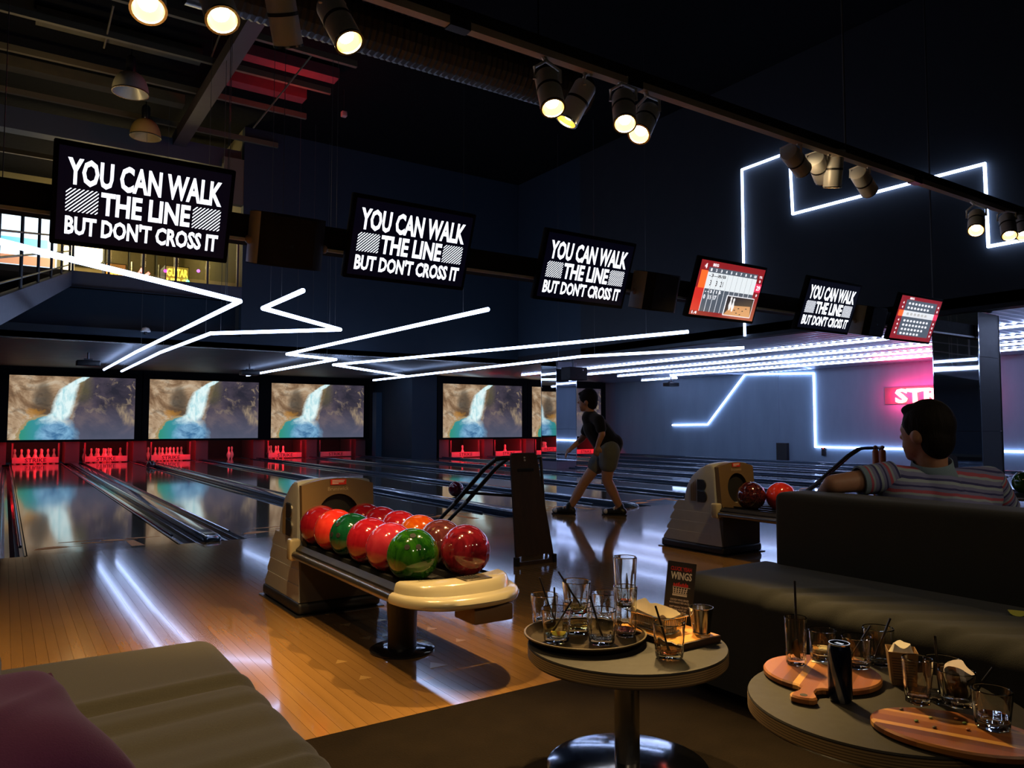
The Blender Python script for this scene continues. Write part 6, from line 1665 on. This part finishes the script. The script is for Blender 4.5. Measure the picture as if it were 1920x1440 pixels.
parts = [('ball', HC + U_ * 0.012, 0.096, (1.08, 0.84, 1.16), Mh), ('ball', hp(0.035, 0, -0.055), 0.066, (1.0, 0.88, 1.0), Mh), ('cap', hp(0.085, 0, 0.0), hp(0.108, 0, -0.022), 0.012, 0.014),
         ('cap', hp(0.070, 0, -0.062), hp(0.088, 0, -0.062), 0.018, 0.012), ('ball', hp(0.065, 0, -0.098), 0.028), ('ball', hp(0.080, 0.030, 0.012), 0.018), ('ball', hp(0.080, -0.030, 0.012), 0.018),
         ('ball', hp(-0.004, 0.083, -0.018), 0.030, (0.75, 0.30, 1.15), Mh), ('ball', hp(-0.004, -0.083, -0.018), 0.030, (0.75, 0.30, 1.15), Mh),
         ('cap', hp(-0.02, 0, -0.05), neck - U_ * 0.05, 0.060, 0.060), ('cap', neck - U_ * 0.07, shL - U_ * 0.01, 0.04, 0.045), ('cap', neck - U_ * 0.07, shR - U_ * 0.01, 0.04, 0.045), ('cap', neck - U_ * 0.10, chest, 0.085, 0.12), ('cap', chest, hip, 0.12, 0.13),
         ('cap', shL, elb, 0.052, 0.041), ('cap', elb, wri, 0.041, 0.028), ('cap', shR, elbR, 0.052, 0.041), ('cap', elbR, wriR, 0.041, 0.028)]
def hand(parts, wr, d, up, k=1.0):
    d = Vector(d).normalized(); sd = d.cross(Vector(up)).normalized(); up = sd.cross(d).normalized()
    parts.append(('cap', wr, wr + d * 0.05 * k, 0.024 * k, 0.028 * k)); parts.append(('cap', wr + d * 0.05 * k - sd * 0.018 * k, wr + d * 0.05 * k + sd * 0.018 * k, 0.017 * k, 0.017 * k))
    for i, (o, ln) in enumerate(((-0.030, 0.068), (-0.010, 0.080), (0.010, 0.074), (0.029, 0.058))):
        a = wr + d * 0.065 * k + sd * o * k; b = a + (d - up * 0.25).normalized() * ln * 0.5 * k; c_ = b + (d - up * 0.9).normalized() * ln * 0.5 * k
        parts.append(('cap', a, b, 0.0095 * k, 0.0088 * k)); parts.append(('cap', b, c_, 0.0088 * k, 0.0075 * k))
    a = wr + d * 0.025 * k - sd * 0.022 * k; b = a + (d * 0.6 - sd * 0.8).normalized() * 0.036 * k; parts.append(('cap', a, b, 0.012 * k, 0.011 * k)); parts.append(('cap', b, b + (d - sd * 0.2).normalized() * 0.03 * k, 0.011 * k, 0.009 * k))
hand(parts, wri, (wri - elb).normalized() + Vector((0, 0, -0.3)), U_)
hand(parts, wriR, (wriR - elbR), U_)
knL, knR = Vector((3.62, 1.72, 0.46)), Vector((3.66, 1.36, 0.46))
ftL, ftR = Vector((3.72, 1.74, 0.07)), Vector((3.76, 1.36, 0.07))
for (kn, ft, dy) in ((knL, ftL, 0.1), (knR, ftR, -0.1)):
    parts += [('cap', hip + Vector((0.02, dy, 0)), kn, 0.085, 0.06), ('cap', kn, ft, 0.058, 0.04), ('cap', ft + Vector((0, 0, -0.02)), ft + Vector((0.14, 0, -0.035)), 0.04, 0.032)]
blob(parts, 0.0085, 5).build('body', M_skin, man, ang=180)
# hair
hr = [('ball', hp(-0.012, 0, 0.030), 0.101, (1.06, 0.90, 1.10), Mh), ('ball', hp(-0.045, 0, -0.020), 0.078, (0.85, 1.02, 1.25), Mh), ('ball', hp(0.035, 0, 0.092), 0.052, (1.25, 1.25, 0.62), Mh), ('ball', hp(0.030, 0.068, 0.035), 0.026, (1.0, 0.6, 1.3), Mh), ('ball', hp(0.030, -0.068, 0.035), 0.026, (1.0, 0.6, 1.3), Mh)]
blob(hr, 0.006, 3).build('hair', M_hair, man, ang=180)
for s in (1, -1):
    G().sphere(hp(0.080, s * 0.031, 0.010), 0.0105, 12, 8).build('eye', plain('eye_white', (0.6, 0.6, 0.6), 0.2), man)
    G().sphere(hp(0.0885, s * 0.031, 0.010), 0.0048, 10, 6).build('iris', M_matt, man)
    G().path([hp(0.085, s * 0.016, 0.030), hp(0.086, s * 0.032, 0.034), hp(0.074, s * 0.050, 0.030)], 0.004, 6).build('eyebrow', M_hair, man)
G().path([hp(0.092, -0.020, -0.064), hp(0.100, 0, -0.062), hp(0.092, 0.020, -0.064)], 0.0045, 6).build('lips', plain('lip_pink', (0.36, 0.12, 0.10), 0.5), man)
# polo shirt, its sleeve and collar
tor = [('cap', neck - U_ * 0.055, shL + (shL - neck) * 0.02 - U_ * 0.004, 0.070, 0.064), ('cap', neck - U_ * 0.055, shR + (shR - neck) * 0.02 - U_ * 0.004, 0.070, 0.066), ('cap', neck - U_ * 0.09, chest, 0.120, 0.150),
       ('cap', shL - U_ * 0.07 + R_ * 0.06, shR - U_ * 0.07 - R_ * 0.06, 0.105, 0.11), ('ball', neck - U_ * 0.030, 0.082), ('cap', chest, hip, 0.150, 0.165), ('cap', chest - R_ * 0.07, chest + R_ * 0.09, 0.13, 0.13)]
blob(tor, 0.010, 5).build('shirt', shirt_mat('shirt_stripes', (0.10, -0.04, 1.0), 10.5), man, ang=180)
sd_ = (elb - shL).normalized(); cuff = shL.lerp(elb, 0.52)
slv = G(); prof = [(0.0, 0.067), (0.2, 0.066), (0.5, 0.064), (0.8, 0.061), (1.0, 0.061)]
rings = [slv.ring(shL.lerp(cuff, u_) - sd_ * 0.02 * (1 - u_), sd_, r_, 28) for u_, r_ in prof] + [slv.ring(cuff, sd_, 0.055, 28), slv.ring(shL.lerp(cuff, 0.7), sd_, 0.052, 28)]
slv.loft(rings, True, False); slv.build('sleeve', shirt_mat('sleeve_stripes', tuple(sd_), 12.0, 0.3), man, ang=60)
cf = G(); cf.loft([cf.ring(cuff - sd_ * 0.018, sd_, 0.063, 28), cf.ring(cuff + sd_ * 0.002, sd_, 0.063, 28), cf.ring(cuff + sd_ * 0.002, sd_, 0.055, 28), cf.ring(cuff - sd_ * 0.018, sd_, 0.055, 28)], False, False)
M_collar = fabric('collar_blue', (0.20, 0.30, 0.40)); cf.build('sleeve_cuff', M_collar, man)
sdR = (elbR - shR).normalized(); cuffR = shR.lerp(elbR, 0.6); sl2 = G()
sl2.loft([sl2.ring(shR.lerp(cuffR, u_), sdR, r_, 28) for u_, r_ in prof] + [sl2.ring(cuffR, sdR, 0.055, 28)], True, False); sl2.build('sleeve', shirt_mat('sleeve_stripes_right', tuple(sdR), 12.0, 0.1), man, ang=60)
col = G(); rings = []
nax = (hp(-0.02, 0, -0.05) - (neck - U_ * 0.02)).normalized()
for (d_, r_) in ((-0.030, 0.098), (-0.006, 0.092), (0.022, 0.082), (0.050, 0.078), (0.052, 0.074), (0.022, 0.075), (-0.02, 0.080)):
    rings.append(col.ring(neck + nax * d_, nax, r_, 32))
col.loft(rings, False, False); col.build('collar', M_collar, man, ang=60)
# trousers
trs = []
for (kn, ft, dy) in ((knL, ftL, 0.1), (knR, ftR, -0.1)): trs += [('cap', hip + Vector((0.0, dy, -0.01)), kn, 0.100, 0.072), ('cap', kn, ft + Vector((0, 0, 0.04)), 0.070, 0.055)]
trs.append(('cap', hip + Vector((0, 0.1, -0.01)), hip + Vector((0, -0.1, -0.01)), 0.11, 0.11))
blob(trs, 0.012, 4).build('trousers', fabric('denim_dark', (0.02, 0.025, 0.04)), man, ang=180)

# ------------------------------------------------------------------ the bowler
bo = thing('person', 'bowler in black shirt and grey shorts striding past the mirrored column', 'person', (5.5, 6.6, 0))
DB = 8.49
def b(x, y, d=0.0): return atD(x, y, DB + d)
nf = Vector((_fw.x, _fw.y, 0)).normalized()
faceB = (-_rt * 0.92 + nf * 0.35).normalized(); sideB = Vector((0, 0, 1)).cross(faceB).normalized()
MB_ = Matrix((faceB.to_4d(), sideB.to_4d(), U_.to_4d(), Vector((0, 0, 0, 1)))).transposed().to_3x3().to_4x4()
HB = b(1102, 751)
def hb(f_, s, u_): return HB + faceB * f_ + sideB * s + U_ * u_
nk_ = b(1107, 776); chB = b(1117, 799); hipB = b(1141, 844)
hipN, hipF = hipB - nf * 0.09, hipB + nf * 0.09
shN, shF = b(1123, 788, -0.17), b(1108, 788, 0.17)
kF, aF = b(1093, 908, 0.08), b(1068, 953, 0.06)
kN, aN = b(1138, 900, -0.06), b(1163, 952, -0.04)
eN, wN = b(1129, 814, -0.22), b(1121, 834, -0.20)
eF, wF = b(1092, 822, 0.22), b(1072, 840, 0.20)
pb_ = [('ball', HB + U_ * 0.01, 0.095, (1.08, 0.82, 1.18), MB_), ('ball', hb(0.035, 0, -0.055), 0.064, (1, 0.88, 1), MB_), ('cap', hb(0.088, 0, 0), hb(0.110, 0, -0.024), 0.012, 0.014), ('cap', hb(0.07, 0, -0.062), hb(0.088, 0, -0.062), 0.018, 0.012),
       ('ball', hb(0.062, 0, -0.098), 0.028), ('ball', hb(-0.004, 0.080, -0.018), 0.030, (0.75, 0.3, 1.15), MB_), ('ball', hb(-0.004, -0.080, -0.018), 0.030, (0.75, 0.3, 1.15), MB_),
       ('cap', hb(-0.02, 0, -0.06), nk_, 0.052, 0.058), ('cap', nk_ - U_ * 0.02, shN, 0.055, 0.05), ('cap', nk_ - U_ * 0.02, shF, 0.055, 0.05), ('cap', nk_ - U_ * 0.05, chB - U_ * 0.02, 0.09, 0.125), ('cap', chB - U_ * 0.02, hipB, 0.125, 0.125),
       ('cap', shN, eN, 0.047, 0.037), ('cap', eN, wN, 0.037, 0.027), ('cap', shF, eF, 0.047, 0.037), ('cap', eF, wF, 0.037, 0.027),
       ('cap', hipF, kF, 0.085, 0.058), ('cap', kF, kF.lerp(aF, 0.35), 0.056, 0.058), ('cap', kF.lerp(aF, 0.35), aF, 0.058, 0.036), ('cap', hipN, kN, 0.088, 0.060), ('cap', kN, kN.lerp(aN, 0.35), 0.058, 0.060), ('cap', kN.lerp(aN, 0.35), aN, 0.060, 0.037),
       ('cap', aF, Vector((aF.x, aF.y, 0.05)) + faceB * 0.10, 0.036, 0.03), ('cap', aN, Vector((aN.x, aN.y, 0.05)) + faceB * 0.10, 0.036, 0.03)]
hand(pb_, wN, (wN - eN) * 1.0 + Vector((0, 0, -0.1)), sideB); hand(pb_, wF, (wF - eF), U_)
blob(pb_, 0.009, 5).build('body', M_skin, bo, ang=180)
blob([('ball', hb(-0.012, 0, 0.030), 0.102, (1.08, 0.90, 1.10), MB_), ('ball', hb(-0.045, 0, -0.02), 0.076, (0.9, 1.0, 1.2), MB_), ('ball', hb(0.05, 0, 0.075), 0.05, (1.2, 1.2, 0.6), MB_)], 0.008, 3).build('hair', M_hair, bo, ang=180)
for s in (1, -1):
    G().sphere(hb(0.088, s * 0.031, 0.010), 0.010, 10, 6).build('eye', plain('eye_white', (0.6, 0.6, 0.6), 0.2), bo)
    G().sphere(hb(0.096, s * 0.031, 0.010), 0.005, 8, 6).build('iris', M_matt, bo)
G().path([hb(0.092, -0.020, -0.064), hb(0.100, 0, -0.062), hb(0.092, 0.020, -0.064)], 0.0045, 6).build('lips', plain('lip_pink', (0.36, 0.12, 0.10), 0.5), bo)
M_blk = fabric('black_cotton', (0.006, 0.006, 0.008)); M_gry = fabric('grey_cotton', (0.15, 0.165, 0.165))
sh = [('cap', nk_ - U_ * 0.05, chB - U_ * 0.02, 0.10, 0.145), ('cap', chB - U_ * 0.02, hipB + U_ * 0.045, 0.145, 0.152), ('cap', nk_ - U_ * 0.035, shN, 0.066, 0.066), ('cap', nk_ - U_ * 0.035, shF, 0.066, 0.066), ('cap', shN, shN.lerp(eN, 0.62), 0.066, 0.060), ('cap', shF, shF.lerp(eF, 0.62), 0.066, 0.060), ('ball', hipB + _rt * 0.05 + U_ * 0.075, 0.115)]
blob(sh, 0.012, 4).build('shirt', M_blk, bo, ang=180)
so = [('cap', hipN, hipN.lerp(kN, 0.46), 0.118, 0.104), ('cap', hipF, hipF.lerp(kF, 0.46), 0.116, 0.102), ('cap', hipN - U_ * 0.035, hipF - U_ * 0.035, 0.118, 0.118)]
blob(so, 0.012, 4).build('shorts', M_gry, bo, ang=180)
M_shoe = plain('shoe_black', (0.012, 0.012, 0.014), 0.35); M_shw = plain('shoe_white', (0.60, 0.60, 0.58), 0.4)
for (an, nm) in ((aF, 0), (aN, 1)):
    base = Vector((an.x, an.y, 0)); 
    h = blob([('cap', base + faceB * -0.035 + U_ * 0.046, base + faceB * 0.10 + U_ * 0.044, 0.042, 0.042), ('cap', base + faceB * 0.10 + U_ * 0.042, base + faceB * 0.175 + U_ * 0.036, 0.042, 0.033), ('cap', base + U_ * 0.06, base + U_ * 0.105, 0.045, 0.042)], 0.008, 3)
    for v in h.v: v.z = max(0.012, v.z)
    h.build('shoe', M_shoe, bo, ang=180)
    s = G(); pr = [(base + faceB * (0.07 + 0.145 * math.cos(a_)) + sideB * (0.046 * math.sin(a_))) for a_ in [2 * PI * i / 24 for i in range(24)]]
    s.loft([[p + U_ * 0.001 for p in pr], [p + U_ * 0.014 for p in pr]]); s.build('shoe_sole', M_black, bo)
    s = G(); s.sphere(base + faceB * 0.155 + U_ * 0.040, 0.040, 14, 10, (1.15, 1.0, 0.80), MB_); s.build('shoe_toe', M_shw, bo)
    s = G(); s.sphere(base + faceB * 0.065 + U_ * 0.074, 0.034, 12, 8, (0.35, 1.25, 0.75), MB_); s.build('shoe_strap', M_shw, bo)
